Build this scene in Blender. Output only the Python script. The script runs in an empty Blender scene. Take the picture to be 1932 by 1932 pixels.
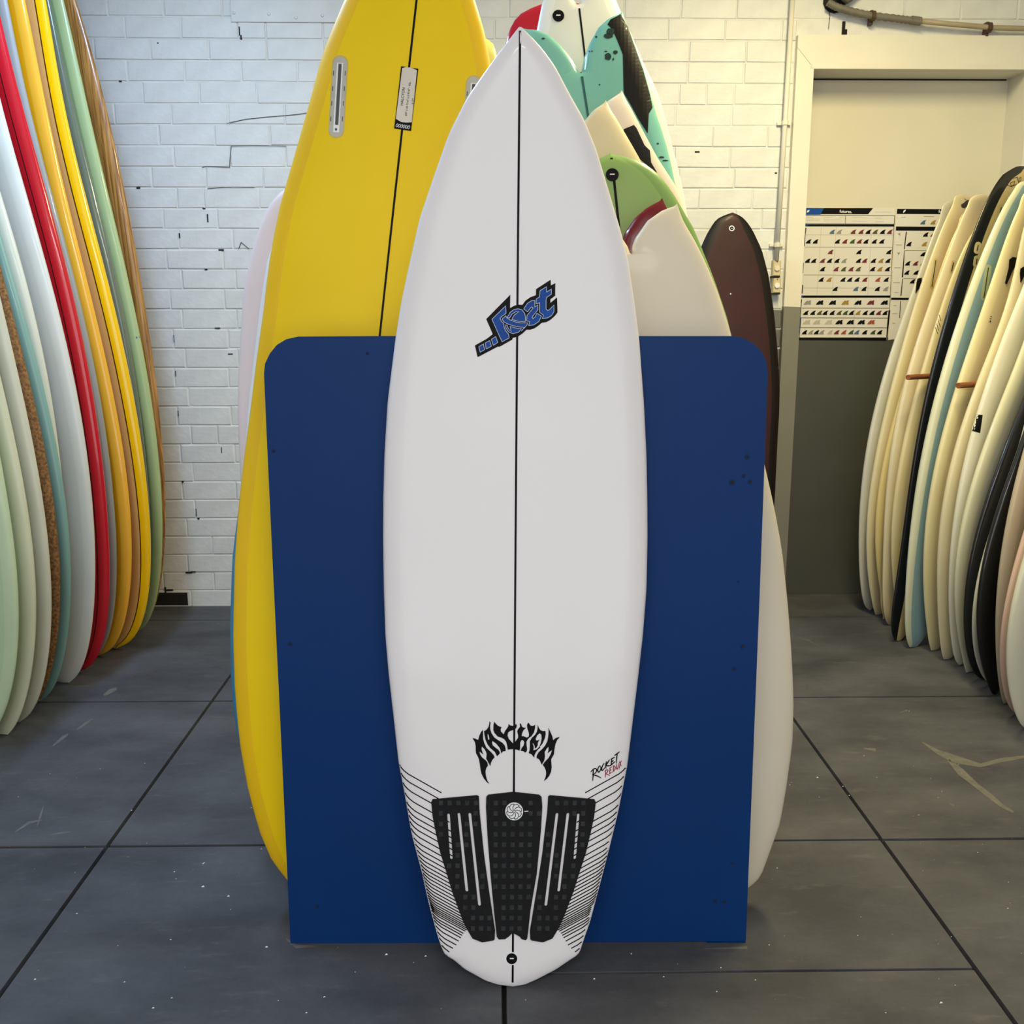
import bpy, math, random
import numpy as np
from mathutils import Vector, Matrix
from mathutils.bvhtree import BVHTree
from mathutils.geometry import delaunay_2d_cdt
random.seed(4)
C = bpy.context.scene.collection
# ------------------------------------------------------------ camera, world, lights, exposure
FPX = 1900.0; CH = 1.37; PITCH = math.radians(11.4); YAW = math.radians(0.95)
cd = bpy.data.cameras.new('camera'); cam = bpy.data.objects.new('camera', cd); C.objects.link(cam)
cd.sensor_width = 36; cd.lens = 36*FPX/1932; cd.clip_start = .05
cam.location = (0, 0, CH); cam.rotation_euler = (math.pi/2-PITCH, 0, -YAW)
sc = bpy.context.scene; sc.camera = cam
w = bpy.data.worlds.new('world'); sc.world = w; w.use_nodes = True
w.node_tree.nodes['Background'].inputs[0].default_value = (.97, .98, 1, 1)
w.node_tree.nodes['Background'].inputs[1].default_value = 1.6
def area(name, loc, size, col, power, rot=(0, 0, 0)):
    l = bpy.data.lights.new(name, 'AREA'); l.shape = 'RECTANGLE'; l.size, l.size_y = size
    l.color = col; l.energy = power
    o = bpy.data.objects.new(name, l); C.objects.link(o); o.location = loc; o.rotation_euler = rot; return o
area('ceiling_tube_cool', (-1.25, 2.9, 3.0), (.25, 1.3), (.46, .67, 1), 46)
area('ceiling_tube_warm', (1.15, 2.95, 3.0), (.25, 1.3), (1, .84, .44), 66)
area('front_fill_light', (.0, -1.3, 3.0), (2.0, .4), (1, .96, .95), 60)  # added fill light behind the camera, brightens the white board's front
vs = sc.view_settings; vs.view_transform = 'Standard'; vs.look = 'None'; vs.gamma = 1; vs.use_curve_mapping = False
vs.exposure = 0.17

# ------------------------------------------------------------ pixel rays
Fw = Vector((math.sin(YAW)*math.cos(PITCH), math.cos(YAW)*math.cos(PITCH), -math.sin(PITCH)))
Rt = Vector((math.cos(YAW), -math.sin(YAW), 0)); Up = Rt.cross(Fw); C0 = Vector((0, 0, CH))
def ray(x, y): return Fw + Rt*((x-966)/FPX) - Up*((y-966)/FPX)
def on_y(x, y, Y):
    d = ray(x, y); return C0 + d*(Y/d.y)
def on_floor(x, y, z=0.0):
    d = ray(x, y); return C0 + d*((z-CH)/d.z)
def project(p):
    q = Vector(p)-C0; z = q.dot(Fw); return 966+FPX*q.dot(Rt)/z, 966-FPX*q.dot(Up)/z

# ------------------------------------------------------------ materials
def lin(h):
    if isinstance(h, str):
        h = h.lstrip('#'); c = [int(h[i:i+2], 16)/255 for i in (0, 2, 4)]
    else: c = h
    return [v/12.92 if v <= .04045 else ((v+.055)/1.055)**2.4 for v in c]
MATS = {}
def mat(name, col, rough=.5, var=.06, scale=6, bump=0, bscale=60, coat=0, spec=.5, stretch=None, metal=0, col2=None):
    if name in MATS: return MATS[name]
    m = bpy.data.materials.new(name); m.use_nodes = True; nt = m.node_tree; N = nt.nodes
    b = N['Principled BSDF']; b.inputs['Roughness'].default_value = rough
    b.inputs['Coat Weight'].default_value = coat; b.inputs['Coat Roughness'].default_value = .06
    b.inputs['Specular IOR Level'].default_value = spec; b.inputs['Metallic'].default_value = metal
    tc = N.new('ShaderNodeTexCoord'); mp = N.new('ShaderNodeMapping'); nt.links.new(tc.outputs['Object'], mp.inputs[0])
    if stretch: mp.inputs['Scale'].default_value = stretch
    nz = N.new('ShaderNodeTexNoise'); nz.inputs['Scale'].default_value = scale; nz.inputs['Detail'].default_value = 5
    nt.links.new(mp.outputs[0], nz.inputs['Vector'])
    cr = N.new('ShaderNodeValToRGB'); c = lin(col)
    a = [max(0, v*(1-var)) for v in c]; d = [min(1, v*(1+var)) for v in c]
    if col2: a = c; d = lin(col2)
    cr.color_ramp.elements[0].color = (*a, 1); cr.color_ramp.elements[1].color = (*d, 1)
    cr.color_ramp.elements[0].position = .35; cr.color_ramp.elements[1].position = .65
    nt.links.new(nz.outputs['Fac'], cr.inputs[0]); nt.links.new(cr.outputs[0], b.inputs['Base Color'])
    if bump:
        n2 = N.new('ShaderNodeTexNoise'); n2.inputs['Scale'].default_value = bscale; n2.inputs['Detail'].default_value = 4
        nt.links.new(tc.outputs['Object'], n2.inputs['Vector'])
        bp = N.new('ShaderNodeBump'); bp.inputs['Strength'].default_value = bump; bp.inputs['Distance'].default_value = .004
        nt.links.new(n2.outputs['Fac'], bp.inputs['Height']); nt.links.new(bp.outputs[0], b.inputs['Normal'])
    MATS[name] = m; return m
M_brick = mat('painted_brick_white', '#d6d8d5', .5, .05, 9, .5, 35)
M_brickg = mat('painted_brick_grey', '#6a6c66', .5, .06, 9, .5, 35)
M_mortar = mat('painted_mortar', '#d6d7d3', .6, .06, 12, .5, 60)
M_hole = mat('dark_gap', '#1a1613', .9, .2)
M_trim = mat('trim_paint_cream', '#dedbcd', .45, .03, 3, .15, 20)
M_door = mat('door_paint_cream', '#d9d4c0', .3, .03, 2, .12, 12)
M_grey = mat('door_paint_grey', '#4b4d46', .45, .05, 4, .15, 14)
M_ceil = mat('ceiling_paint', '#cfcfca', .8)
M_wallp = mat('plain_wall_paint', '#b9b8b0', .8)
M_blue = mat('panel_blue', '#003068', .5, .04, 3, .04, 90, spec=.18)
M_blueedge = mat('panel_edge_pale', '#9fb2c4', .5)
M_black = mat('print_black', '#050506', .55, .05, spec=.15)
M_ink = mat('ink_black', '#0a0a0a', .55, .05, spec=.15)
M_white = mat('board_white', '#e9e6e8', .33, .012, 3, coat=.25)
M_whitegl = mat('print_white', '#eceeee', .5, .01)
M_lblue = mat('print_blue', '#0d489c', .5, .14, 18, spec=.2)
M_red_ink = mat('print_red', '#9c1423', .5, .05)
M_pad = mat('pad_foam_black', '#17181a', .85, .12, 90, .4, 300, spec=.25)
M_stud = mat('pad_stud_black', '#303234', .8, .25, 70, .3, 300, spec=.25)
M_plug = mat('plug_black', '#060607', .5, .05, spec=.15)

# floor rubber
def floor_mat():
    m = bpy.data.materials.new('rubber_floor'); m.use_nodes = True; nt = m.node_tree; N = nt.nodes; L = nt.links
    b = N['Principled BSDF']; g = N.new('ShaderNodeNewGeometry')
    def noise(sc_, scale, det=6, rough=.6):
        mp = N.new('ShaderNodeMapping'); mp.inputs['Scale'].default_value = sc_; L.new(g.outputs['Position'], mp.inputs[0])
        n = N.new('ShaderNodeTexNoise'); n.inputs['Scale'].default_value = scale; n.inputs['Detail'].default_value = det
        n.inputs['Roughness'].default_value = rough; L.new(mp.outputs[0], n.inputs[0]); return n
    n1 = noise((1, 1.6, 1), 2.2); cr = N.new('ShaderNodeValToRGB')
    cr.color_ramp.elements[0].color = (*lin('#404146'), 1); cr.color_ramp.elements[1].color = (*lin('#5c5d61'), 1)
    cr.color_ramp.elements[0].position = .34; cr.color_ramp.elements[1].position = .68
    L.new(n1.outputs['Fac'], cr.inputs[0])
    n2 = noise((1, 4, 1), 7, 10, .75); c2 = N.new('ShaderNodeValToRGB')
    c2.color_ramp.elements[0].position = .56; c2.color_ramp.elements[1].position = .80
    c2.color_ramp.elements[1].color = (.55, .55, .55, 1); L.new(n2.outputs['Fac'], c2.inputs[0])
    mx = N.new('ShaderNodeMix'); mx.data_type = 'RGBA'; L.new(c2.outputs[0], mx.inputs['Factor'])
    L.new(cr.outputs[0], mx.inputs['A']); mx.inputs['B'].default_value = (*lin('#7c7a74'), 1)
    n3 = noise((1, 1, 1), 55, 4, .7); c3 = N.new('ShaderNodeValToRGB')
    c3.color_ramp.elements[0].color = (.8, .8, .8, 1); c3.color_ramp.elements[1].color = (1.12, 1.12, 1.12, 1)
    L.new(n3.outputs['Fac'], c3.inputs[0])
    mm = N.new('ShaderNodeMix'); mm.data_type = 'RGBA'; mm.blend_type = 'MULTIPLY'; mm.inputs['Factor'].default_value = 1
    L.new(mx.outputs['Result'], mm.inputs['A']); L.new(c3.outputs[0], mm.inputs['B']); L.new(mm.outputs['Result'], b.inputs['Base Color'])
    b.inputs['Roughness'].default_value = .6; b.inputs['Specular IOR Level'].default_value = .25
    bp = N.new('ShaderNodeBump'); bp.inputs['Strength'].default_value = .25; bp.inputs['Distance'].default_value = .003
    L.new(n3.outputs['Fac'], bp.inputs['Height']); L.new(bp.outputs[0], b.inputs['Normal']); return m
M_floor = floor_mat()

# ------------------------------------------------------------ mesh helpers
def mesh(name, V, F, mats, parent=None, smooth=False, mi=None, loc=None):
    me = bpy.data.meshes.new(name); me.from_pydata([tuple(v) for v in V], [], F)
    for m in (mats if isinstance(mats, (list, tuple)) else [mats]): me.materials.append(m)
    if mi is not None: me.polygons.foreach_set('material_index', mi)
    if smooth: me.polygons.foreach_set('use_smooth', [True]*len(F))
    me.update(); o = bpy.data.objects.new(name, me); C.objects.link(o)
    if parent: o.parent = parent
    if loc: o.location = loc
    return o
def tag(o, label=None, cat=None, group=None, kind=None):
    if label: o['label'] = label
    if cat: o['category'] = cat
    if group: o['group'] = group
    if kind: o['kind'] = kind
    return o
def root(name, loc=(0, 0, 0), label=None, cat=None, group=None, M=None, kind=None):
    o = bpy.data.objects.new(name, None); C.objects.link(o); o.empty_display_size = .1
    if M is not None: o.matrix_world = M
    else: o.location = loc
    return tag(o, label, cat, group, kind)
def box_vf(x0, x1, y0, y1, z0, z1, b=0):
    """bevelled box: front (-y) edges chamfered by b"""
    if not b:
        V = [(x, y, z) for x in (x0, x1) for y in (y0, y1) for z in (z0, z1)]
        return V, [(0, 1, 3, 2), (4, 6, 7, 5), (0, 4, 5, 1), (2, 3, 7, 6), (0, 2, 6, 4), (1, 5, 7, 3)]
    V = []
    rings = [(x0+b, x1-b, z0+b, z1-b, y0), (x0, x1, z0, z1, y0+b), (x0, x1, z0, z1, y1-b), (x0+b, x1-b, z0+b, z1-b, y1)]
    for a, c, d, e, y in rings: V += [(a, y, d), (c, y, d), (c, y, e), (a, y, e)]
    F = [(0, 1, 2, 3), (15, 14, 13, 12)]
    for r in range(3):
        for k in range(4): F.append((r*4+k, (r+1)*4+k, (r+1)*4+(k+1) % 4, r*4+(k+1) % 4))
    return V, F
def box(name, x0, x1, y0, y1, z0, z1, m, parent=None, b=0):
    V, F = box_vf(x0, x1, y0, y1, z0, z1, b); return mesh(name, V, F, m, parent)
def join(parts):
    V, F = [], []
    for v, f in parts:
        n = len(V); V += list(v); F += [tuple(i+n for i in q) for q in f]
    return V, F
def tube_vf(path, r, n=10, caps=True):
    path = [Vector(p) for p in path]; V, F = [], []
    for i, p in enumerate(path):
        d = (path[min(i+1, len(path)-1)]-path[max(i-1, 0)]).normalized()
        a = d.cross(Vector((0, 1, 0)) if abs(d.y) < .9 else Vector((1, 0, 0))).normalized(); b = d.cross(a)
        rr = r[i] if isinstance(r, (list, tuple)) else r
        for k in range(n):
            t = 2*math.pi*k/n; V.append(p+a*(math.cos(t)*rr)+b*(math.sin(t)*rr))
    for i in range(len(path)-1):
        for k in range(n): F.append((i*n+k, i*n+(k+1) % n, (i+1)*n+(k+1) % n, (i+1)*n+k))
    if caps: F.append(tuple(range(n))[::-1]); F.append(tuple(range((len(path)-1)*n, len(path)*n)))
    return V, F
def inside(x, y, P):
    c = False; n = len(P)
    for i in range(n):
        x1, y1 = P[i]; x2, y2 = P[i-1]
        if (y1 > y) != (y2 > y) and x < (x2-x1)*(y-y1)/(y2-y1)+x1: c = not c
    return c
def tri_region(outer, holes=(), step=12):
    pts, edges = [], []
    for P in [outer]+list(holes):
        Q = []
        for i in range(len(P)):
            a, b = P[i], P[(i+1) % len(P)]; k = max(1, int(math.hypot(b[0]-a[0], b[1]-a[1])/step))
            Q += [(a[0]+(b[0]-a[0])*j/k, a[1]+(b[1]-a[1])*j/k) for j in range(k)]
        n = len(pts); pts += Q; edges += [(n+i, n+(i+1) % len(Q)) for i in range(len(Q))]
    xs = [p[0] for p in outer]; ys = [p[1] for p in outer]
    x = min(xs)+step*.5
    while x < max(xs):
        y = min(ys)+step*.5
        while y < max(ys):
            if inside(x, y, outer): pts.append((x, y))
            y += step
        x += step
    r = delaunay_2d_cdt([Vector(p) for p in pts], edges, [], 0, 1e-4)
    V = [tuple(v) for v in r[0]]; F = []
    for t in r[2]:
        cx = sum(V[i][0] for i in t)/3; cy = sum(V[i][1] for i in t)/3
        if inside(cx, cy, outer) and not any(inside(cx, cy, h) for h in holes): F.append(tuple(t))
    return V, F
def stroke(P, wd, closed=False):
    """polyline as a ribbon of polygons in 2D"""
    P = [Vector(p) for p in P]; n = len(P); A, B = [], []
    for i in range(n):
        if closed: d0 = P[i]-P[i-1]; d1 = P[(i+1) % n]-P[i]
        else: d0 = P[i]-P[max(i-1, 0)]; d1 = P[min(i+1, n-1)]-P[i]
        if d0.length < 1e-6: d0 = d1
        if d1.length < 1e-6: d1 = d0
        d = d0.normalized()+d1.normalized()
        if d.length < .4: d = d1.normalized()
        d.normalize(); nn = Vector((-d.y, d.x)); ww = (wd[i] if isinstance(wd, (list, tuple)) else wd)/2
        k = min(1.6, 1/max(.4, abs(d.dot(d1.normalized()))))
        A.append(P[i]+nn*ww*k); B.append(P[i]-nn*ww*k)
    V = [tuple(v) for v in A+B]; F = []
    for i in range(n if closed else n-1):
        j = (i+1) % n; F.append((i, j, n+j, n+i))
    return V, F
def dense(P, step=8, closed=False):
    Q = []; n = len(P)
    for i in range(n if closed else n-1):
        a, b = P[i], P[(i+1) % n]; k = max(1, int(math.hypot(b[0]-a[0], b[1]-a[1])/step))
        Q += [(a[0]+(b[0]-a[0])*j/k, a[1]+(b[1]-a[1])*j/k) for j in range(k)]
    if not closed: Q.append(P[-1])
    return Q
def smoothc(P, closed=True, it=2):
    for _ in range(it):
        Q = []; n = len(P)
        for i in range(n if closed else n-1):
            a, b = P[i], P[(i+1) % n]
            Q += [(a[0]*.75+b[0]*.25, a[1]*.75+b[1]*.25), (a[0]*.25+b[0]*.75, a[1]*.25+b[1]*.75)]
        P = Q if closed else [P[0]]+Q+[P[-1]]
    return P
def circle(cx, cy, r, n=28, ry=None): return [(cx+r*math.cos(2*math.pi*k/n), cy+(ry or r)*math.sin(2*math.pi*k/n)) for k in range(n)]
def text_vf(s, P0, ex, ey, bold=0.0, align='LEFT'):
    cu = bpy.data.curves.new('t', 'FONT'); cu.body = s; cu.size = 1; cu.align_x = align; cu.offset = bold; cu.resolution_u = 3
    o = bpy.data.objects.new('t', cu); C.objects.link(o); dg = bpy.context.evaluated_depsgraph_get()
    me = o.evaluated_get(dg).to_mesh()
    V = [(P0[0]+ex[0]*v.co.x+ey[0]*v.co.y, P0[1]+ex[1]*v.co.x+ey[1]*v.co.y) for v in me.vertices]
    F = [tuple(p.vertices) for p in me.polygons]
    o.evaluated_get(dg).to_mesh_clear(); bpy.data.objects.remove(o); bpy.data.curves.remove(cu)
    return V, F
def xf(P, s, ox, oy): return [(ox+x/s, oy+y/s) for x, y in P]

# ------------------------------------------------------------ surfaces on which prints are laid
class Plane:
    """a vertical plane of the room; prints lie on it"""
    def __init__(s, Y, parent=None): s.Y = Y; s.root = parent; s.Mi = parent.matrix_world.inverted() if parent else Matrix()
    def hit(s, x, y, off): return s.Mi @ on_y(x, y, s.Y-off)
class Surf:
    def __init__(s, rt, Mw, V, F): s.root = rt; s.M = Mw; s.Mi = Mw.inverted(); s.bvh = BVHTree.FromPolygons([Mw @ Vector(v) for v in V], F)
    def hit(s, x, y, off):
        d = ray(x, y).normalized(); p, n, i, t = s.bvh.ray_cast(C0, d)
        if p is None: return None
        if n.dot(d) > 0: n = -n
        return s.Mi @ (p+n*off)
def lay(surf, name, vf, m, off=.0006, th=0.0, parent=None, label=None, kind=None):
    """lay a 2D print (pixel pattern of the photo) onto a real surface, conforming to it"""
    V2, F = vf; P = [surf.hit(x, y, off+th) for x, y in V2]
    F = [f for f in F if all(P[i] is not None for i in f)]
    if not F: return None
    G = []
    for f in F:
        a = sum(V2[f[i-1]][0]*V2[f[i]][1]-V2[f[i]][0]*V2[f[i-1]][1] for i in range(len(f)))
        G.append(f if a < 0 else f[::-1])
    F = G; used = sorted({i for f in F for i in f}); ix = {u: k for k, u in enumerate(used)}
    V = [P[i] for i in used]; F = [tuple(ix[i] for i in f) for f in F]
    if th:
        n = len(V); E = {}
        for f in F:
            for i in range(len(f)): E[(f[i-1], f[i])] = 1
        V = V+[surf.hit(V2[i][0], V2[i][1], 0) for i in used]
        F = F+[(b, a, a+n, b+n) for a, b in E if (b, a) not in E]
    o = mesh(name, V, F, m, parent or surf.root)
    if label: o['label'] = label
    if kind: o['kind'] = kind
    return o

# ------------------------------------------------------------ the surfboard builder
def frame(O, xl, a, tilt=0):
    xl = Vector(xl).normalized(); a = Vector(a).normalized(); xl = (xl-a*xl.dot(a)).normalized()
    if tilt: a = (a+xl*tilt).normalized(); xl = (xl-a*xl.dot(a)).normalized()
    yl = -(xl.cross(a)); M = Matrix((xl, yl, a)).transposed().to_4x4(); M.translation = Vector(O); return M
def rocker(v, L, A):
    t = min(1, max(0, v/L))
    if isinstance(A, tuple):
        ta, na, t0 = A; lift = ta*((t0-t)/t0)**2.2 if t < t0 else na*((t-t0)/(1-t0))**2.4
        return ta+(na-ta)*t-lift
    return A*4*t*(1-t)
def px_uv(M, L, A, x, y):
    Mi = M.inverted(); c = Mi @ C0; d = Mi.to_3x3() @ ray(x, y); v = L/2
    for _ in range(5):
        t = (rocker(v, L, A)-c.y)/d.y; p = c+d*t; v = p.z
    return p.x, p.z
def profile(pts, L, W, passes, endw=0.0, lo=0.0):
    """pts: (v,u) half widths -> dense smoothed table"""
    pts = sorted(p for p in pts if lo < p[0] < L-.002 and p[1] > .004)
    v0, u0 = pts[0]; v1, u1 = pts[-1]
    bot = [(v0*x, u0*(.75*math.sqrt(1-(1-x)**2)+.25*x)) for x in (0, .05, .15, .3, .5, .75)]
    k0 = [p for p in pts if p[0] < v1-.12]; sl = (u1-k0[-1][1])/(v1-k0[-1][0]) if k0 else -.1; sl = max(-.5, min(-.02, sl)); d = (L-v1)*.5
    B0, B1, B2, B3 = (v1, u1), (v1+d, max(endw, u1+sl*d)), (L-.0005, max(endw, u1*.38)), (L, endw)
    top = [tuple(B0[k]*(1-t)**3+3*B1[k]*t*(1-t)**2+3*B2[k]*t*t*(1-t)+B3[k]*t**3 for k in (0, 1)) for t in (.15, .3, .45, .6, .75, .88, .95, 1)]
    A = np.array(bot+pts+top); vv = np.linspace(0, L, 241); uu = np.interp(vv, A[:, 0], A[:, 1])
    for _ in range(passes):
        k = uu.copy(); k[1:-1] = (uu[:-2]+2*uu[1:-1]+uu[2:])/4; uu = k
    return vv, uu
def make_board(name, M, L, prof, T=.06, A=.02, mats=None, band=.035, pin=0, inner=None, label=None, cat='surfboard',
               group=None, nv=56, part='hull', crown=.22, thin_top=.35, thin_bot=.35):
    """prof = (vv, left half width, right half width); inner=(vn, [(v,u)...]) for swallow tails. mats: face, rail, back, pin"""
    vv, uL, uR = prof; mats = list(mats); face, rail_m, back = mats[:3]
    ns, nr = 7, 7
    def rl(d, R): x = min(1, max(0, d/R)); return math.sqrt(max(0, 1-(1-x)**2))
    V, F, MI = [], [], []
    sts = [L*(1-math.cos(math.pi*i/nv))/2 for i in range(nv+1)]
    if inner: sts = sorted(set(sts+[inner[0]]+[inner[0]+(L-inner[0])*k/14 for k in range(15)]))
    for sgn, uu in ((-1, uL), (1, uR)):
        rows = []
        for v in sts:
            wv = max(.0015, float(np.interp(v, vv, uu))); ui = 0.0; dn = 1
            if inner and v > inner[0]:
                ui = float(np.interp(v, [p[0] for p in inner[1]], [p[1] for p in inner[1]])); ui = min(ui, wv-.001)
            b = min(band, (wv-ui)*.5); cols = []
            if ui > 0: cols = [ui+(wv-b-ui)*(1-math.cos(math.pi/2*k/ns)) for k in range(ns)]
            else: cols = [(wv-b)*k/ns for k in range(ns)]
            if pin: cols.append(wv-b-min(pin, (wv-b)*.3))
            cols += [wv-b*(1-math.sin(math.pi/2*k/nr)) for k in range(nr+1)]
            t = v/L; tb = thin_bot+(1-thin_bot)*min(1, t/.35)**.6; tt = thin_top+(1-thin_top)*min(1, (1-t)/.4)**.6
            h0 = T/2*min(tb, tt)*rl(v+.0006, .05)*rl(L-v+.0006, .04); c = rocker(v, L, A); fr, bk = [], []
            for u in cols:
                h = h0*rl(wv-u, band+.012)*(1-crown*(u/wv)**2 )
                if ui > 0: h *= rl(u-ui, .02)
                fr.append((sgn*u, c-h, v)); bk.append((sgn*u, c+h*.9, v))
            rows.append((fr, bk))
        nc = len(rows[0][0]); base = len(V)
        for fr, bk in rows: V += fr+bk
        for i in range(len(rows)-1):
            for j in range(nc-1):
                a = base+i*2*nc+j; q = (a, a+1, a+2*nc+1, a+2*nc); k = 3 if (pin and j == ns) else (0 if j < nc-1-nr else 1)
                F.append(q if sgn > 0 else q[::-1]); MI.append(k)
                a += nc; q = (a, a+1, a+2*nc+1, a+2*nc); F.append(q[::-1] if sgn > 0 else q); MI.append(2 if j < nc-1-nr else 1)
            if inner and sts[i] >= inner[0]:
                a = base+i*2*nc; q = (a, a+2*nc, a+3*nc, a+nc); F.append(q if sgn > 0 else q[::-1]); MI.append(1)
        for i in (0, len(rows)-1):
            for j in range(nc-1):
                a = base+i*2*nc+j; F.append((a, a+1, a+nc+1, a+nc)); MI.append(1)
    # weld
    key = {}; mp = []; W = []
    for p in V:
        k = (round(p[0], 6), round(p[1], 6), round(p[2], 6))
        if k not in key: key[k] = len(W); W.append(p)
        mp.append(key[k])
    F2, M2 = [], []
    for f, k in zip(F, MI):
        g = []
        for i in f:
            if mp[i] not in g: g.append(mp[i])
        if len(g) > 2: F2.append(tuple(g)); M2.append(k)
    rt = root(name, label=label, cat=cat, group=group, M=M)
    ms = [face, rail_m, back]+([mats[3]] if len(mats) > 3 else [])
    o = mesh(part, W, F2, ms, rt, smooth=True, mi=M2)
    return Surf(rt, M, W, F2), o
def stringer(S, M, L, A, m, v0, v1, wd=.004, x_top=0, n=40, name='stringer'):
    """thin strip down the middle of the visible face, found by casting along the board's own normal"""
    V, F = [], []; Y = M.to_3x3() @ Vector((0, 1, 0)); k = 0
    for i in range(n+1):
        v = v0+(v1-v0)*i/n; row = []
        for u in (-wd/2, wd/2):
            p = M @ Vector((u, -.5, v)); q, nn, _, _ = S.bvh.ray_cast(p, Y)
            if q is None: break
            row.append(S.Mi @ (q-Y*.0008))
        if len(row) == 2:
            V += row
            if k: F.append((2*k-2, 2*k-1, 2*k+1, 2*k))
            k += 1
    return mesh(name, V, F, m, S.root)
def leash_plug(S, x, y, r, ring=None, name='leash_plug', bar='#d8d8d8', bw=.36):
    o = lay(S, name, tri_region(circle(x, y, r), (), 8), M_plug, .0004, .0015)
    if o is None: return
    if ring:
        V, F = stroke(circle(x, y, r*1.06), ring, True)
        q = lay(S, 'plug_ring', (V, F), M_whitegl, .0008, .0012, parent=o)
    V, F = stroke([(x-r*bw, y-r*.05), (x+r*bw, y-r*.05)], r*.18)
    lay(S, 'leash_bar', (V, F), M_whitegl, .0006, .0022, parent=o)
    return o
def fin_box(S, top, bot, wd, m_base, m_slot, halo=None, name='fin_box'):
    P = capsule(top, bot, wd); o = lay(S, name, tri_region(P, (), 8), m_base, .0003, .0008)
    if o is None: return
    d = Vector(bot)-Vector(top); a = Vector(top)+d*.12; b = Vector(top)+d*.9
    lay(S, 'fin_slot', stroke(dense([tuple(a), tuple(b)], 8), wd*.3), m_slot, .0006, .0009, parent=o)
    return o
def capsule(a, b, wd, n=8):
    a = Vector(a); b = Vector(b); d = (b-a).normalized(); nn = Vector((-d.y, d.x)); r = wd/2; P = []
    for k in range(n+1):
        t = math.pi*k/n; P.append(tuple(a+nn*(r*math.cos(t))-d*(r*math.sin(t))))
    for k in range(n+1):
        t = math.pi*k/n; P.append(tuple(b-nn*(r*math.cos(t))+d*(r*math.sin(t))))
    return P
DBG = False
# ============================================================ SETTING
XL, XR, YB, YD, YF, HC = -2.45, 2.62, 4.58, 4.74, -2.6, 3.1     # room: side walls, brick face, door leaf, front, ceiling
fl = tag(box('floor', XL, XR, YF, YD, -.06, -.022, M_hole), 'dark grey rubber matting laid in big square tiles', kind='structure')
xs = [XL, -1.985, -1.013, .014, 1.013, 2.01, XR]; ys = [YF, -1.6, -.6, .4, 1.405, 2.412, 3.402, 4.36, YD]
for i in range(len(xs)-1):
    for j in range(len(ys)-1):
        yy = [ys[j], ys[j+1]]
        if i == 3 and j == 4: yy = [ys[j], 1.883, ys[j+1]]      # the tile cut in front of the panel
        for k in range(len(yy)-1):
            g = .0028 if len(yy) == 2 else .0012
            V, F = box_vf(xs[i]+.0025, xs[i+1]-.0025, yy[k]+g, yy[k+1]-g, -.022, 0)
            b = .003; T = [(a+(b if a < (xs[i]+xs[i+1])/2 else -b), c+(b if c < (yy[k]+yy[k+1])/2 else -b), 0) if z == 0 else (a, c, z) for a, c, z in V]
            mesh('tile', T, F, M_floor, fl)
# crumbs of wax and lint on the mats
cr = []
for x, y, s in [(435, 1716, 1), (383, 1673, 3.2), (329, 1645, 1.6), (332, 1658, 1.3), (248, 1529, 2), (273, 1440, 1.4), (474, 1524, 1.6), (493, 1602, 1.4), (431, 1691, 2.6),
                (383, 1630, 1.6), (385, 1628, 1.8), (503, 1787, 2.6), (729, 1801, 2.8), (322, 1773, 1.4), (145, 1724, 1.6), (66, 1848, 2), (289, 1902, 2.2), (324, 1883, 1.6),
                (235, 1853, 1.6), (525, 1888, 1.2), (612, 1881, 2), (670, 1834, 1.2), (578, 1911, 1.6), (803, 1804, 2), (1191, 1800, 1.6), (1451, 1783, 1.5), (1425, 1849, 1.6),
                (1542, 1467, 2.8), (1590, 1484, 2), (1602, 1501, 2), (1490, 1481, 1.6), (1466, 1638, 1.6), (1618, 1765, 1.3), (1901, 1714, 2), (1775, 1892, 3), (1671, 1911, 1.4),
                (1360, 1826, 1.5), (1352, 1871, 1.6), (1252, 1843, 1.5), (1121, 1847, 2), (1733, 1538, 1.6), (1715, 1342, 1.6), (1630, 1426, 1.5), (412, 1177, 1.2), (820, 1295, 0)]:
    if s == 0: continue
    p = on_floor(x, y); r = s*.0012
    cr.append(([(p.x-r, p.y-r*.6, .0003), (p.x+r*1.1, p.y-r*.3, .0003), (p.x+r*.4, p.y+r*.9, .0003), (p.x, p.y, .0003+r*.8)], [(0, 1, 3), (1, 2, 3), (2, 0, 3), (0, 2, 1)]))
for _ in range(130):
    p = (random.uniform(-1.4, 1.5), random.uniform(1.6, 2.9)); r = random.uniform(.0006, .0015)
    cr.append(([(p[0]-r, p[1], .0003), (p[0]+r, p[1]-r*.5, .0003), (p[0], p[1]+r, .0003), (p[0], p[1], .0003+r)], [(0, 1, 3), (1, 2, 3), (2, 0, 3), (0, 2, 1)]))
V, F = join(cr); tag(mesh('wax_crumb', V, F, M_whitegl), 'white specks of wax and lint scattered over the dark mats', 'debris', kind='stuff')

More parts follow.
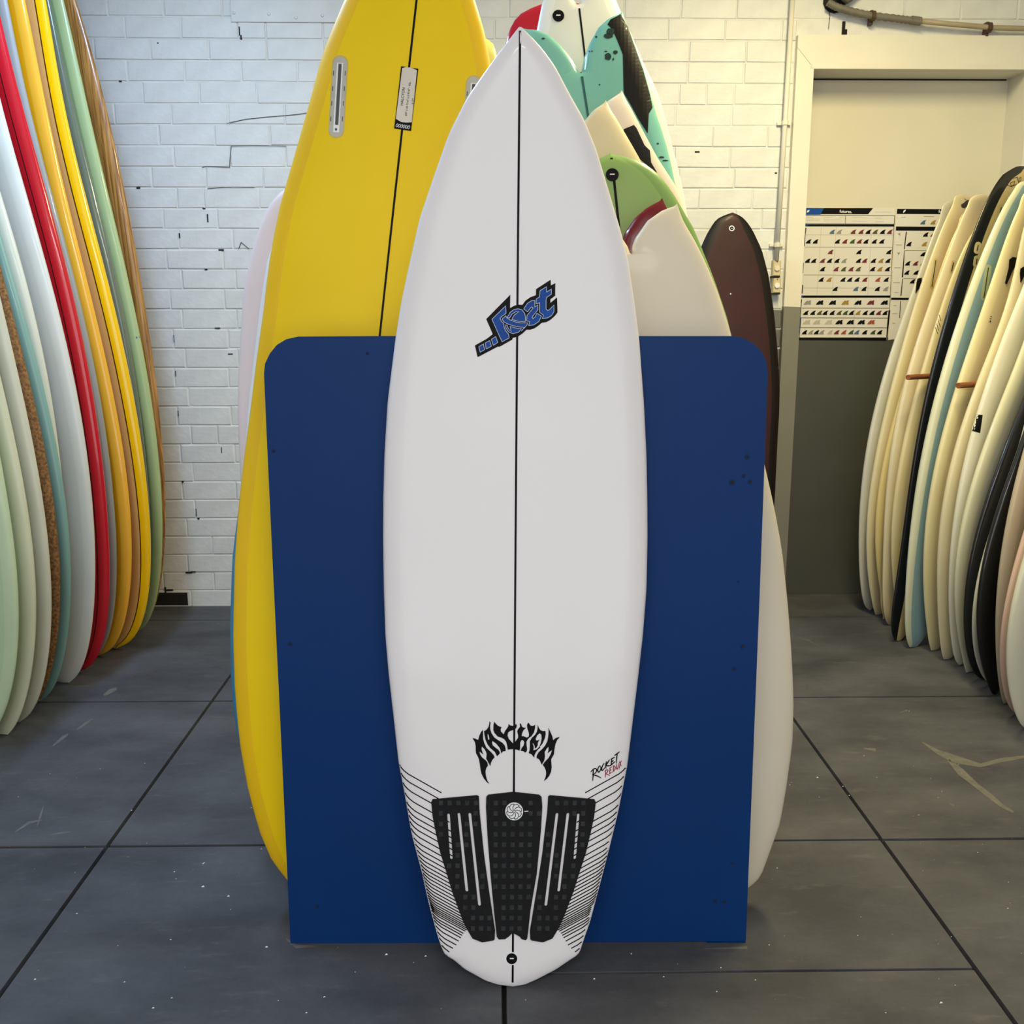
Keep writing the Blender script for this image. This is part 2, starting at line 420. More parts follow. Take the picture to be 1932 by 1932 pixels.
M_scuff = mat('floor_scuff', '#66645d', .7, .15, 40)
parts = []
for P, wd in (([(196, 1312), (208, 1304), (220, 1299)], [4, 8, 5]), ([(100, 1407), (118, 1392), (128, 1385)], [2, 6, 3]), ([(145, 1377), (160, 1366), (175, 1356)], [2, 5, 2]), ([(28, 1570), (55, 1552), (80, 1547)], [2, 5, 1]),
              ([(92, 1576), (112, 1572), (134, 1569)], [1, 3, 1]), ([(70, 1560), (76, 1540), (82, 1520)], [1, 4, 1]), ([(1740, 1400), (1768, 1418), (1800, 1432), (1850, 1444), (1890, 1434), (1932, 1428)], [2, 8, 15, 7, 8, 5]), ([(1790, 1434), (1812, 1456), (1840, 1480), (1868, 1502), (1890, 1520), (1912, 1532)], [5, 14, 9, 10, 7, 4]),
              ([(1505, 1202), (1525, 1208), (1545, 1219)], [.6, 1.6, .6]), ([(1630, 1412), (1652, 1415)], [2, 6]), ([(1696, 1345), (1712, 1340)], [1, 3]), ([(1790, 1515), (1800, 1520)], [1, 4]), ([(540, 1771), (560, 1786), (600, 1785)], [3, 7, 2]), ([(1330, 1790), (1410, 1788)], [2, 5])):
    V2, F2 = stroke(P, wd); parts.append(([tuple(on_floor(x, y, .0004)) for x, y in V2], [f[::-1] for f in F2]))
V, F = join(parts); tag(mesh('scuff', V, F, M_scuff, fl), kind='stuff')

# brick wall
wb = tag(box('wall_back', XL, 1.36, YB+.0035, YB+.2, -.03, HC, M_mortar), 'white painted brick wall behind the boards', kind='structure')
V, F = box_vf(1.36, XR, YB+.0035, YB+.2, 2.40, HC); mesh('lintel', V, F, M_mortar, wb)
rows_z = [2.48827-.086122*k for k in range(-8, 30)]
gmesh = {}
def brick_mesh(L_, var, grey):
    k = (L_, var, grey)
    if k not in gmesh:
        rr = random.Random(hash((round(L_*1000), var))); g = .002
        V, F = box_vf(g, L_-g, 0, .02, g, .0861-g, .003+.001*(var % 2))
        V = [(x+rr.uniform(-.0018, .0018), y+rr.uniform(-.001, .001), z+rr.uniform(-.0016, .0016)) for x, y, z in V]
        me = bpy.data.meshes.new('brick'); me.from_pydata(V, [], F); me.materials.append(M_brickg if grey else M_brick); gmesh[k] = me
    return gmesh[k]
rest = []; plate = (-1.105, -.55, 2.552, 3.0)
def brick(x0, x1, z, grey):
    if x1-x0 < .02: return
    if x0 > plate[0]-.02 and x1 < plate[1]+.1 and z > plate[2]-.03: return
    L_ = round(x1-x0, 3); px, py = project(((x0+x1)/2, YB, z+.04))
    vis = (150 < px < 570 and -25 < py < 1145) or (880 < px < 1500 and -25 < py < 660) or (px >= 1460 and -25 < py < 80)
    dy = random.uniform(-.0015, .0012)
    if vis:
        o = bpy.data.objects.new('brick', brick_mesh(L_, random.randrange(5), grey)); C.objects.link(o); o.parent = wb; o.location = (x0, YB+dy, z)
    else:
        V, F = box_vf(x0+.002, x1-.002, YB+dy, YB+.02, z+.002, z+.0841, .0035); rest.append((V, F, grey))
anch = [236, 394, 348, 376, 323, 300, 328, 389, 334, 308, 337, 315, 343, 321, 344, 327, 350, 329, 356, 334.6, 360, 341.6, 364, 344.5, 368.5, 352, 401, 354, 308, 360]
for r, z in enumerate(rows_z):
    if z > 3.02: continue
    k = r-8; z0 = z
    if 0 <= k < 30:                                   # one upright joint of each course, as read off the wall
        q = project((0, YB, z+.043)); x = on_y(anch[k], q[1], YB).x
    else: x = -1.3+(k % 2)*.12+.02*(k % 3)
    rt_ = [x]
    while rt_[-1] < XR: rt_.append(rt_[-1]+(.12 if random.random() < .1 else .24)+random.uniform(-.006, .006))
    while rt_[0] > XL: rt_.insert(0, rt_[0]-.24+random.uniform(-.006, .006))
    for x0, x1 in zip(rt_, rt_[1:]):
        x0 = max(x0, XL); x1 = min(x1, XR)
        if z0 < 2.50: x1 = min(x1, 1.287)
        if x1 <= x0: continue
        brick(round(x0, 3), round(x1, 3), z0, z0 < 1.31 and x0 > .9)
for gr in (False, True):
    q = [(v, f) for v, f, g in rest if g == gr]
    if q:
        V, F = join(q); tag(mesh('brick_remainder', V, F, M_brickg if gr else M_brick, wb), kind='stuff')
# black open joints and cracks
hl = []
for x, y, a, b in [(257, 353, 7, 3), (390, 404, 3, 15), (382, 392, 5, 2), (337, 440, 3, 9), (412, 470, 10, 3), (386, 507, 5, 3), (296, 80, 3, 2), (224, 152, 5, 2), (327, 632, 2, 14),
                   (330, 700, 2, 10), (335, 775, 2, 10), (417, 844, 2, 11), (343, 907, 3, 4), (369, 960, 2, 14), (372, 977, 4, 3), (350, 1079, 12, 3), (310, 1108, 4, 16), (314, 1112, 12, 3),
                   (1311, 285, 9, 3), (1505, 232, 5, 8), (1462, 325, 4, 3), (1404, 575, 1, 1), (450, 50, 3, 17), (453, 66, 3, 8), (1590, 40, 4, 26), (1594, 55, 4, 12), (430, 667, 9, 2), (360, 1078, 9, 2), (405, 618, 10, 2)]:
    p = on_y(x, y, YB-.003); q = on_y(x+a, y+b, YB-.003); hl.append(box_vf(p.x, q.x, YB-.0022, YB+.004, q.z, p.z))
for P in ([(450, 40), (500, 40), (560, 41), (600, 42), (660, 43)], [(428, 233), (440, 230), (463, 225), (500, 221), (560, 216), (585, 212)], [(381, 316), (390, 314), (433, 316), (434, 300), (436, 276), (480, 275), (540, 276)],
          [(391, 356), (440, 353), (480, 354)], [(450, 470), (455, 457), (470, 470)], [(1560, 5), (1566, 30), (1563, 55)]):
    V2, F2 = stroke(dense(P, 6), 1.1); Vp = [on_y(x, y, YB-.0032) for x, y in V2]; hl.append((Vp, F2))
V, F = join(hl); tag(mesh('open_joint', V, F, M_hole, wb), kind='stuff')
V, F = box_vf(-1.62, -1.447, YB-.001, YB+.006, .004, .066); mesh('air_vent', V, F, M_hole, wb)['label'] = 'black vent slot at the foot of the wall'
# white plate with rivets, top left of the yellow board
pr = root('wall_plate', (plate[0], YB, plate[2]), 'flat white painted plate with rivets fixed high on the brick wall', 'wall plate')
box('sheet', 0, plate[1]-plate[0], -.006, .004, 0, plate[3]-plate[2], M_brick, pr, b=.002)
for x, y in ((442, 25), (508, 27), (559, 34), (609, 30)):
    p = on_y(x, y, YB)
    V, F = tube_vf([(p.x-plate[0], -.006, p.z-plate[2]), (p.x-plate[0], -.0095, p.z-plate[2])], [.0075, .005], 10); mesh('rivet', V, F, M_brick, pr)
# side walls, ceiling
tag(box('wall_left', XL-.1, XL, YF, YB+.2, 0, HC, M_wallp), kind='structure')
tag(box('wall_right', XR, XR+.1, YF, YD+.06, 0, HC, M_wallp), kind='structure')
tag(box('ceiling', XL, XR, YF, YD, HC, HC+.1, M_ceil), kind='structure')
# ------------------------------------------------ door, casing
dr = root('door_1', (1.36, YD, 0), 'wide cream door leaf painted dark grey below, set back in its casing', kind='structure')
def add(name, x0, x1, y0, y1, z0, z1, m, b=0): return box(name, x0-1.36, x1-1.36, y0-YD, y1-YD, z0, z1, m, dr, b)
add('upper_leaf', 1.36, 2.29, YD, YD+.04, 1.24, 2.372, M_door); add('lower_leaf', 1.36, 2.29, YD, YD+.04, -.03, 1.24, M_grey)
add('jamb', 1.345, 1.36, YB-.0, YD+.04, 1.38, 2.372, M_trim); add('jamb_lower', 1.345, 1.36, YB, YD+.04, 0, 1.38, M_grey)
add('jamb', 2.29, 2.33, YB-.03, YD+.04, 0, 2.372, M_trim)
add('soffit', 1.345, 2.33, YB-.03, YD+.0, 2.372, 2.392, M_trim)
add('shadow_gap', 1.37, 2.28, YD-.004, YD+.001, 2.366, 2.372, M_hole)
M_greytrim = mat('trim_paint_grey', '#7d7c70', .45, .04, 4, .15, 20)
c1 = root('trim_1', (1.285, YB-.03, 0), 'flat cream casing board round the door, grey at its foot', kind='structure')
def cas(name, P, m, y0=YB-.03, y1=YB+.006):
    n = len(P); V = [(x-1.285, y-(YB-.03), z) for y in (y0, y1) for x, z in P]
    F = [tuple(range(n)), tuple(range(2*n-1, n-1, -1))]+[((i+1) % n, i, i+n, (i+1) % n+n) for i in range(n)]
    return mesh(name, V, F, m, c1)
cas('casing_stile', [(1.285, 1.381), (1.36, 1.378), (1.36, 2.371), (1.285, 2.455)], M_trim)
cas('casing_stile', [(1.285, 0), (1.36, 0), (1.36, 1.378), (1.285, 1.381)], M_greytrim)['label'] = 'grey painted foot of the casing'
cas('casing_head', [(1.2855, 2.4565), (1.3605, 2.3725), (XR, 2.3725), (XR, 2.507), (1.2855, 2.507)], M_trim)
V, F = box_vf(2.33, XR, YB, YD+.04, 0, 2.3725); mesh('return_wall', V, F, M_trim, c1).location = (-1.285, -(YB-.03), 0)

# ------------------------------------------------ conduits and switches
def pipe(name, pts, r, m, parent, n=10):
    V, F = tube_vf(pts, r, n); return mesh(name, V, F, m, parent, smooth=True)
M_pipe = mat('conduit_cream', '#dcd8c8', .4, .04); M_box = mat('switch_cream', '#cdbf9c', .45, .05); M_flex = mat('flexible_conduit', '#6e6a5e', .5, .1, 40)
M_rust = mat('rusty_clip', '#4a3524', .7, .2, 60); M_tan = mat('conduit_tan', '#a0947a', .5, .08, 10)
p0 = on_y(1497, -30, YB-.035); p1 = on_y(1465, 492, YB-.03)
cv = root('wall_conduit', (p1.x, p1.y, p1.z), 'straight cream conduit running down the brick wall to the switches', 'conduit')
rel = lambda p, q: tuple(Vector(p)-Vector(q))
pipe('pipe', [rel(p0, p1), rel(on_y(1481, 235, YB-.03), p1), (0, 0, 0)], .0105, M_pipe, cv)
for y in (232, 462):
    q = on_y(1496.5-(y+0)*.0645, y, YB-.03)
    V, F = join([tube_vf([rel(q+Vector((0, 0, -.009)), p1), rel(q+Vector((0, 0, .009)), p1)], .0145, 10), box_vf(q.x-.03-p1.x, q.x+.03-p1.x, .015, .03, q.z-.006-p1.z, q.z+.006-p1.z)])
    mesh('saddle_clip', V, F, M_pipe, cv)
for lab, ya, yb in (('upper cream switch box with a round rocker under the conduit', 491, 521), ('lower cream switch box with a white rocker by the grey paint line', 524, 553)):
    a = on_y(1459.5, ya, YB-.035); b = on_y(1472.5, yb, YB-.035)
    s = root('switch_box', ((a.x+b.x)/2, YB, b.z), lab, 'switch'); hw = (b.x-a.x)/2; hh = a.z-b.z
    box('casing', -hw, hw, -.035, 0, 0, hh, M_box, s, b=.004)
    V, F = tube_vf([(0, -.035, hh*.5), (0, -.041, hh*.5)], .0115, 14); mesh('rocker', V, F, M_pipe if 'upper' in lab else M_whitegl, s, smooth=False)
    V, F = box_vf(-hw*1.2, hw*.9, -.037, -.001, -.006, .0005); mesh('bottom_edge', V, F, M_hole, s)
    for z in (.9,):
        V, F = tube_vf([(0, -.0345, hh*z), (0, -.037, hh*z)], .0022, 8); mesh('screw', V, F, M_hole, s)
Yc = YB-.045
flexp = [on_y(x, y, Yc) for x, y in ((1562, 4), (1575, 12), (1600, 20), (1640, 29), (1690, 35), (1722, 39), (1734, 40))]
fc = root('flexible_conduit', tuple(flexp[-1]), 'grey ribbed flexible conduit sagging out of the hole above the door', 'conduit')
V, F = [], []
den = []
for i in range(len(flexp)-1):
    for k in range(8): den.append(flexp[i].lerp(flexp[i+1], k/8))
den.append(flexp[-1]); den = [Vector(rel(p, flexp[-1])) for p in den]
V, F = tube_vf(den, [.0165 if i % 2 else .0138 for i in range(len(den))], 10); mesh('ribbed_sleeve', V, F, M_flex, fc, smooth=True)
q = rel(on_y(1728, 39, Yc), flexp[-1]); V, F = tube_vf([Vector(q)-Vector((.02, 0, -.002)), Vector(q)+Vector((.02, 0, -.003))], .018, 12); mesh('coupling', V, F, M_flex, fc)
tp = [on_y(x, y, Yc) for x, y in ((1736, 40), (1800, 46), (1870, 52), (1932, 54), (1990, 53))]
tc_ = root('wall_pipe', tuple(tp[0]), 'thin tan pipe running right from the ribbed conduit above the door', 'pipe')
pipe('pipe', [rel(p, tp[0]) for p in tp], .011, M_tan, tc_)
for (x, y, rt, o) in ((1647, 30, fc, flexp[-1]), (1866, 52, tc_, tp[0])):
    q = on_y(x, y, Yc); V, F = join([tube_vf([rel(q+Vector((-.008, 0, 0)), o), rel(q+Vector((.008, 0, 0)), o)], .0205, 12), box_vf(q.x-.006-o.x, q.x+.006-o.x, .012, .045, q.z-.03-o.z, q.z+.026-o.z)])
    mesh('pipe_clip', V, F, M_rust, rt)
p = on_y(1570, 2, YB); V, F = tube_vf([(p.x+.01, YB-.004, p.z), (p.x+.01, YB-.0045, p.z)], [.05, .05], 14); mesh('conduit_hole', V, F, M_hole, wb)
q = on_y(1596, -4, YB-.03); V, F = tube_vf([(q.x-.05, YB-.03, q.z+.03), (q.x, YB-.05, q.z+.0), (q.x+.05, YB-.03, q.z+.025)], [.012, .03, .02], 12)
tag(mesh('pipe_stub', V, F, M_flex, smooth=True), 'lumpy grey pipe stub at the top edge beside the ribbed conduit', 'pipe')

# ------------------------------------------------ the two posters of fins on the door
S2 = 6.0375
def pp(P): return xf(P, S2, 1500, 370)
M_paper = mat('poster_paper', '#dedbd2', .35, .02, 3); M_paper2 = mat('poster_paper_shaded', '#c6c4ba', .4, .02, 3); M_line = mat('print_grey', '#7b7c7b', .5)
M_hair = mat('print_hairline', '#b4b3ac', .5)
COL = {'k': M_black, 'r': mat('print_crimson', '#6a1a22', .5), 'b': mat('print_sky', '#3f6488', .5), 'o': mat('print_olive', '#4b4a22', .5), 'g': mat('print_green', '#2d4c29', .5),
       'y': mat('print_yellow', '#9a7c2c', .5), 'a': mat('print_orange', '#9c4a2a', .5), 's': mat('print_silver', '#8f8f88', .5), 'l': mat('print_pale', '#b9b4a6', .5)}
def poster(quad, lab, corner):
    o = on_y(*pp([corner])[0], YD); rt = root('wall_poster', tuple(o), lab, 'poster', 'fin chart posters on the door')
    bpy.context.view_layer.update(); P = Plane(YD, rt); P.Mi = Matrix.Translation(-o)
    lay(P, 'sheet', tri_region(pp(quad), (), 60), M_paper, .0005, .002); return P
def finshape(x, y, w_=60, h=44, two=False):
    q = [(-.5, .5), (-.38, .18), (-.1, -.2), (.2, -.42), (.5, -.5), (.36, -.2), (.27, .1), (.32, .5)]
    if two: q = [(-.5, .5), (-.3, .0), (-.05, -.4), (.12, -.5), (.08, -.25), (.3, -.48), (.5, -.5), (.44, -.1), (.46, .5), (.1, .5), (.1, .2), (.0, .5)]
    return [(x+a*w_, y+b*h) for a, b in q]
def polys(surf, name, L_, m, off=.003, kind=None):
    for P in L_: lay(surf, name, tri_region(P, (), 40), m, off, kind=kind)
def lines(surf, name, L_, wd, m, off=.0028, kind=None, step=30):
    for P in L_: lay(surf, name, stroke(dense(P, step), wd), m, off, kind=kind)
P1 = poster([(118, 132), (1140, 145), (1110, 600), (1088, 1160), (1040, 1645), (35, 1635), (60, 1160), (95, 600)], 'left fin chart poster with a blue corner in its black header', (118, 132))
polys(P1, 'blue_corner', [pp([(120, 134), (330, 136), (290, 212), (116, 214)]), pp([(112, 318), (160, 320), (128, 345), (108, 343)]), pp([(65, 1130), (100, 1132), (88, 1158), (62, 1158)]), pp([(58, 1380), (72, 1385), (62, 1500), (40, 1620), (36, 1500)])], M_lblue)
polys(P1, 'header_band', [pp([(330, 136), (890, 137), (832, 207), (270, 206), (292, 205)]), pp([(160, 320), (1132, 324), (1130, 347), (128, 345)]), pp([(100, 1132), (1088, 1132), (1085, 1157), (88, 1158)]),
      pp([(32, 1610), (1042, 1610), (1040, 1645), (35, 1637)]), pp([(62, 1175), (80, 1176), (72, 1270), (62, 1400), (50, 1400)]), pp([(118, 360), (130, 362), (118, 450), (112, 570), (100, 570)]),
      pp([(90, 760), (100, 762), (92, 880), (82, 880)]), pp([(82, 1010), (94, 1012), (84, 1110), (74, 1112)]), pp([(1065, 1300), (1085, 1300), (1070, 1450), (1052, 1610), (1040, 1610), (1050, 1450)])], M_black)
lines(P1, 'ruled_line', [pp(q) for q in ([(118, 220), (1135, 222)], [(575, 222), (573, 314)], [(112, 314), (1130, 320)], [(1136, 222), (1110, 600), (1084, 1157), (1050, 1608)], [(78, 1275), (1070, 1277)], [(72, 1387), (1060, 1389)], [(64, 1498), (1048, 1500)], [(70, 1160), (52, 1610)])], .9, M_black, .0032)
lines(P1, 'row_line', [pp(q) for q in ([(112, 580), (1112, 582)], [(100, 898), (1098, 902)])], .7, M_line, .0032)
lines(P1, 'faint_line', [pp(q) for q in ([(300, 355), (285, 575)], [(470, 355), (455, 575)], [(870, 355), (862, 575)], [(285, 590), (270, 890)], [(455, 590), (440, 890)], [(860, 590), (845, 890)], [(265, 905), (250, 1120)], [(435, 905), (425, 1120)], [(840, 905), (828, 1120)], [(112, 440), (1120, 442)], [(85, 1045), (1090, 1050)], [(690, 1160), (665, 1600)], [(130, 237), (205, 238)], [(320, 238), (425, 239)], [(500, 238), (555, 239)], [(135, 258), (290, 260)], [(130, 275), (280, 277)], [(325, 262), (520, 263)], [(325, 282), (540, 284)], [(650, 245), (820, 247)], [(650, 285), (820, 287)], [(910, 250), (990, 251)], [(910, 290), (1010, 291)], [(910, 180), (1090, 182)])], .6, M_hair, .0031)
lay(P1, 'poster_title', text_vf('futures.', pp([(508, 188)])[0], (46/S2*1.0, .3), (0, -46/S2*1.05), .012), M_whitegl, .004)
polys(P1, 'feather_mark', [pp([(133, 190), (140, 165), (165, 155), (160, 175), (142, 188)])], M_whitegl, .004)
R1_ = [(405, [(425, 'b'), (505, 's'), (665, 'r'), (755, 'r'), (835, 'k'), (915, 'o'), (1000, 'k'), (1080, 'r')], 0), (515, [(155, 'k'), (235, 'k'), (485, 'k'), (570, 'r'), (655, 'g'), (735, 'r'), (810, 'k'), (905, 'k'), (990, 'k')], 0),
       (635, [(405, 'r'), (730, 'k'), (1070, 'k')], 0), (735, [(145, 'k'), (215, 'k'), (315, 'r'), (395, 'k'), (480, 'k'), (560, 's'), (725, 'k'), (795, 'r'), (895, 'k'), (980, 'y'), (1060, 'k')], 0),
       (830, [(315, 'k'), (470, 'r'), (555, 'o'), (640, 'r'), (722, 'o'), (885, 'k'), (968, 'y'), (1055, 'k')], 0), (950, [(300, 'k'), (390, 'y'), (548, 'k'), (625, 'k'), (708, 'k'), (797, 'r'), (945, 'a'), (1040, 'k')], 0),
       (1055, [(460, 'k'), (695, 'b'), (788, 'k'), (940, 'k'), (1035, 's')], 0), (1212, [(140, 's'), (280, 'k'), (425, 'k'), (570, 'y'), (715, 'k'), (860, 'r'), (1015, 'k')], 1),
       (1328, [(125, 'k'), (205, 'k'), (280, 'o'), (345, 'k'), (425, 'k'), (505, 'o'), (575, 'g'), (645, 'k'), (720, 'y'), (802, 'k'), (880, 'k'), (955, 'r'), (1028, 'k')], 0),
       (1435, [(130, 'l'), (245, 'l'), (380, 'l'), (500, 'k'), (628, 'k'), (752, 'k'), (865, 'a')], 1), (1550, [(110, 'k'), (180, 's'), (245, 'k'), (305, 's'), (400, 'l'), (475, 'r'), (557, 'a'), (640, 'g'), (705, 'b'), (795, 'k'), (890, 'g'), (965, 'k')], 0)]
def fins(P, rows):
    for y, L_, two in rows:
        for x, c in L_:
            polys(P, 'printed_fin', [pp(finshape(x, y, 88 if two else 70, 50, two))], COL[c], .0036)
fins(P1, R1_)
P2 = poster([(1160, 140), (2010, 150), (1960, 800), (1900, 1640), (1110, 1632), (1060, 1640), (1100, 1160), (1130, 600)], 'right fin chart poster half hidden behind the leaning boards', (1160, 140))
polys(P2, 'header_band', [pp([(1165, 145), (2000, 150), (1995, 208), (1158, 203)]), pp([(1150, 346), (1985, 352), (1980, 398), (1148, 393)]), pp([(1096, 1156), (1920, 1162), (1918, 1188), (1094, 1182)])], M_black)
polys(P2, 'side_band', [pp([(1262, 405), (1274, 406), (1250, 605), (1240, 605)]), pp([(1243, 620), (1250, 620), (1232, 925), (1216, 925)]), pp([(1222, 940), (1230, 941), (1212, 1138), (1200, 1138)]), pp([(1198, 1195), (1206, 1195), (1196, 1390), (1188, 1390)])], M_black)
lines(P2, 'row_line', [pp(q) for q in ([(1250, 618), (1960, 622)], [(1235, 938), (1935, 944)], [(1150, 555), (1220, 556)], [(1130, 815), (1205, 816)], [(1118, 985), (1195, 986)], [(1130, 1100), (1180, 1101)], [(1120, 1248), (1158, 1249)], [(1108, 1338), (1168, 1339)], [(1112, 1448), (1140, 1449)], [(1210, 240), (1258, 241)], [(1465, 232), (1585, 234)])], .8, M_line, .0032)
lines(P2, 'arrow_mark', [pp([(1200, 420), (1180, 433), (1200, 446)]), pp([(1168, 640), (1180, 660), (1192, 640)]), pp([(1180, 655), (1180, 668)])], .9, M_black, .0034, step=2)
lay(P2, 'poster_title', text_vf('futures.', pp([(1636, 190)])[0], (46/S2, .3), (0, -46/S2*1.05), .012), M_whitegl, .004)
polys(P2, 'feather_mark', [pp([(1230, 190), (1237, 165), (1262, 152), (1256, 173), (1240, 188)])], M_whitegl, .004)
fins(P2, [(297, [(1460, 'b'), (1575, 'y')], 0), (437, [(1490, 'k'), (1575, 'r')], 0), (545, [(1300, 'k'), (1475, 'y'), (1550, 'k')], 0), (660, [(1460, 'k'), (1560, 'k')], 0), (765, [(1285, 'k'), (1375, 'r'), (1460, 'k')], 0), (870, [(1275, 'k'), (1380, 'k')], 0), (970, [(1340, 'k')], 0)])

# ============================================================ BLUE PANEL
lean = .045
MP = frame((.045, 1.988, 0), (1, -.012, 0), (0, lean, 1))
rp = root('display_panel', label='tall blue plywood panel with rounded top corners standing behind the white board', cat='panel', M=MP)
MPi = MP.inverted()
def on_panel(x, y):
    c = MPi @ C0; d = MPi.to_3x3() @ ray(x, y); t = -c.y/d.y; q = c+d*t; return q.x, q.z
out = [(548, 1780), (532, 1430), (515, 1075), (503, 820), (498, 705), (500, 686), (509, 667), (522, 651), (540, 640), (562, 635), (700, 634), (960, 633.5), (1200, 634), (1378, 634), (1400, 637), (1420, 647), (1436, 662), (1446, 682), (1448.5, 705), (1443, 860), (1433, 1130), (1419, 1480), (1407, 1777), (1333, 1776), (1000, 1779)]
pl = [on_panel(x, y) for x, y in out]; n = len(pl)
V2, F2 = tri_region(pl, (), .12)
def slab(name, pl, y0, y1, mf, me_, parent, bev=.0015):
    V2, F2 = tri_region(pl, (), .15); n = len(V2); cx = sum(p[0] for p in pl)/len(pl); cz = sum(p[1] for p in pl)/len(pl)
    E = {}
    G = []
    for f in F2:
        a = sum(V2[f[i-1]][0]*V2[f[i]][1]-V2[f[i]][0]*V2[f[i-1]][1] for i in range(len(f))); G.append(f if a > 0 else f[::-1])
    for f in G:
        for i in range(len(f)): E[(f[i-1], f[i])] = 1
    V = [(x, y0, z) for x, z in V2]+[(x, y1, z) for x, z in V2]
    F = [f for f in G]+[tuple(i+n for i in f[::-1]) for f in G]; MI = [0]*len(F)
    for a, b in E:
        if (b, a) not in E: F.append((b, a, a+n, b+n)); MI.append(1)
    return mesh(name, V, F, [mf, me_], parent, mi=MI)
slab('sheet', pl, 0, .018, M_blue, M_blueedge, rp)
f0 = on_panel(1333, 1776); f1 = on_panel(1407, 1776)
box('foot', f0[0], f1[0]-.001, -.003, .02, .0005, f0[1]-.0005, M_blue, rp)
for x, y, r in ((1410, 862, 3.4), (1403, 898, 2.6), (1415, 909, 3.2), (1381, 910, 4), (1401, 1220, 3), (1385, 1262, 3), (1382, 1629, 2.4), (1349, 1699, 3.2), (1367, 1702, 3), (516, 851, 2.6), (693, 667, 2), (547, 1215, 3), (597, 1710, 3), (1393, 1098, 1.5)):
    u, v = on_panel(x, y); rr = r*.00105
    V, F = tube_vf([(u, -.0012, v), (u, -.0002, v)], [rr*1.35, rr*1.6], 12); o = mesh('screw_hole', V, F, M_blue, rp)
    V, F = tube_vf([(u, -.0015, v), (u, -.0005, v)], rr, 12); mesh('hole_shadow', V, F, M_hole, o)

# ============================================================ BOARDS: helpers for fitting
def fit(M, L, A, pts): return [px_uv(M, L, A, x, y) for x, y in pts]
def sided(name, Y, L, pts, side, mats, label, W=.28, s=None, theta=22, ax=-.07, xb=-1.68, T=.062, deg=5, endw=0, A=.02, pin=0, band=.035, group=None, part='hull', crown=.22):
    """a board of the side racks: visible rail given as photo points, mirrored about the centre line"""
    th = math.radians(theta); xl = Vector((math.cos(th), -math.sin(th)*side, 0)); O = Vector((xb, Y, 0)); ss = s or 0.0
    def meas(M):
        q = []
        for (x, y), (u, v) in zip(pts, fit(M, L, A, pts)):
            d = ray(x, y); k = abs(xl.dot(Vector((d.y, -d.x, 0)).normalized())); q.append((u*side-T*.42*(1-k)/k, v))   # the rounded rail's outline stands out sideways
        return q
    for it in range(8):
        M = frame(O, xl, (ax, 0, 1), ss); uv = meas(M)
        O = O+xl*((max(u for u, v in uv)-W)*side)
        if s is None:
            ut, vt = max(uv, key=lambda q: q[1]); ut -= max(u for u, v in uv)-W
            x = min(.97, abs(vt-.45*L)/(.55*L)); ss -= side*(W*(1-x*x)**.6-ut)/vt*.8; ss = max(-.015, min(.075, ss))
    M = frame(O, xl, (ax, 0, 1), ss); uv = meas(M)
    if DBG: print('DBG', label[:45], L, 's', round(ss, 3), 'O', [round(c, 2) for c in O], [(round(v, 2), round(u, 3)) for u, v in uv])
    # one smooth outline: the squared half width as a low polynomial of the height
    k_ = (.62 if side > 0 else .5)*W; rd_ = lambda v: k_*math.sqrt(max(0, 1-(1-min(1, v/.26))**2))
    vs_ = [v for u, v in uv if 0 < v < L]; us_ = [max(u, rd_(v), .0) for u, v in uv if 0 < v < L]
    top = max(vs_); extra = [(0, 0.0), (.05, rd_(.05)), (L, endw)]
    if top < L-.3: extra += [(top+(L-top)*x, us_[vs_.index(top)]*math.sqrt(1-x*x)) for x in (.3, .55, .75, .9)]
    A_v = np.array(vs_+[e[0] for e in extra])/L; A_u = np.array(us_+[e[1] for e in extra])**2; wt = np.array([1.0]*len(vs_)+[1.5, .5, 2]+[.25]*(len(extra)-3))
    dg = 6; co = np.polyfit(A_v, A_u, dg, w=wt); vv = np.linspace(0, L, 241); uu = np.sqrt(np.maximum(np.polyval(co, vv/L), 1e-6))
    uu = np.maximum(uu, [rd_(v)*.8 for v in vv]); uu = np.minimum(uu, W*1.04)
    e_ = np.sqrt(np.clip(1-((vv-(L-.06))/.06), 0, 1)); uu = np.where(vv > L-.06, np.minimum(uu, endw+.12*e_), uu)
    for _ in range(2):
        k = uu.copy(); k[1:-1] = (uu[:-2]+2*uu[1:-1]+uu[2:])/4; uu = k
    S, o = make_board(name, M, L, (vv, uu, uu), T=T, A=A, mats=mats, band=band, pin=pin, label=label, group=group, part=part, crown=crown)
    return S, M, o
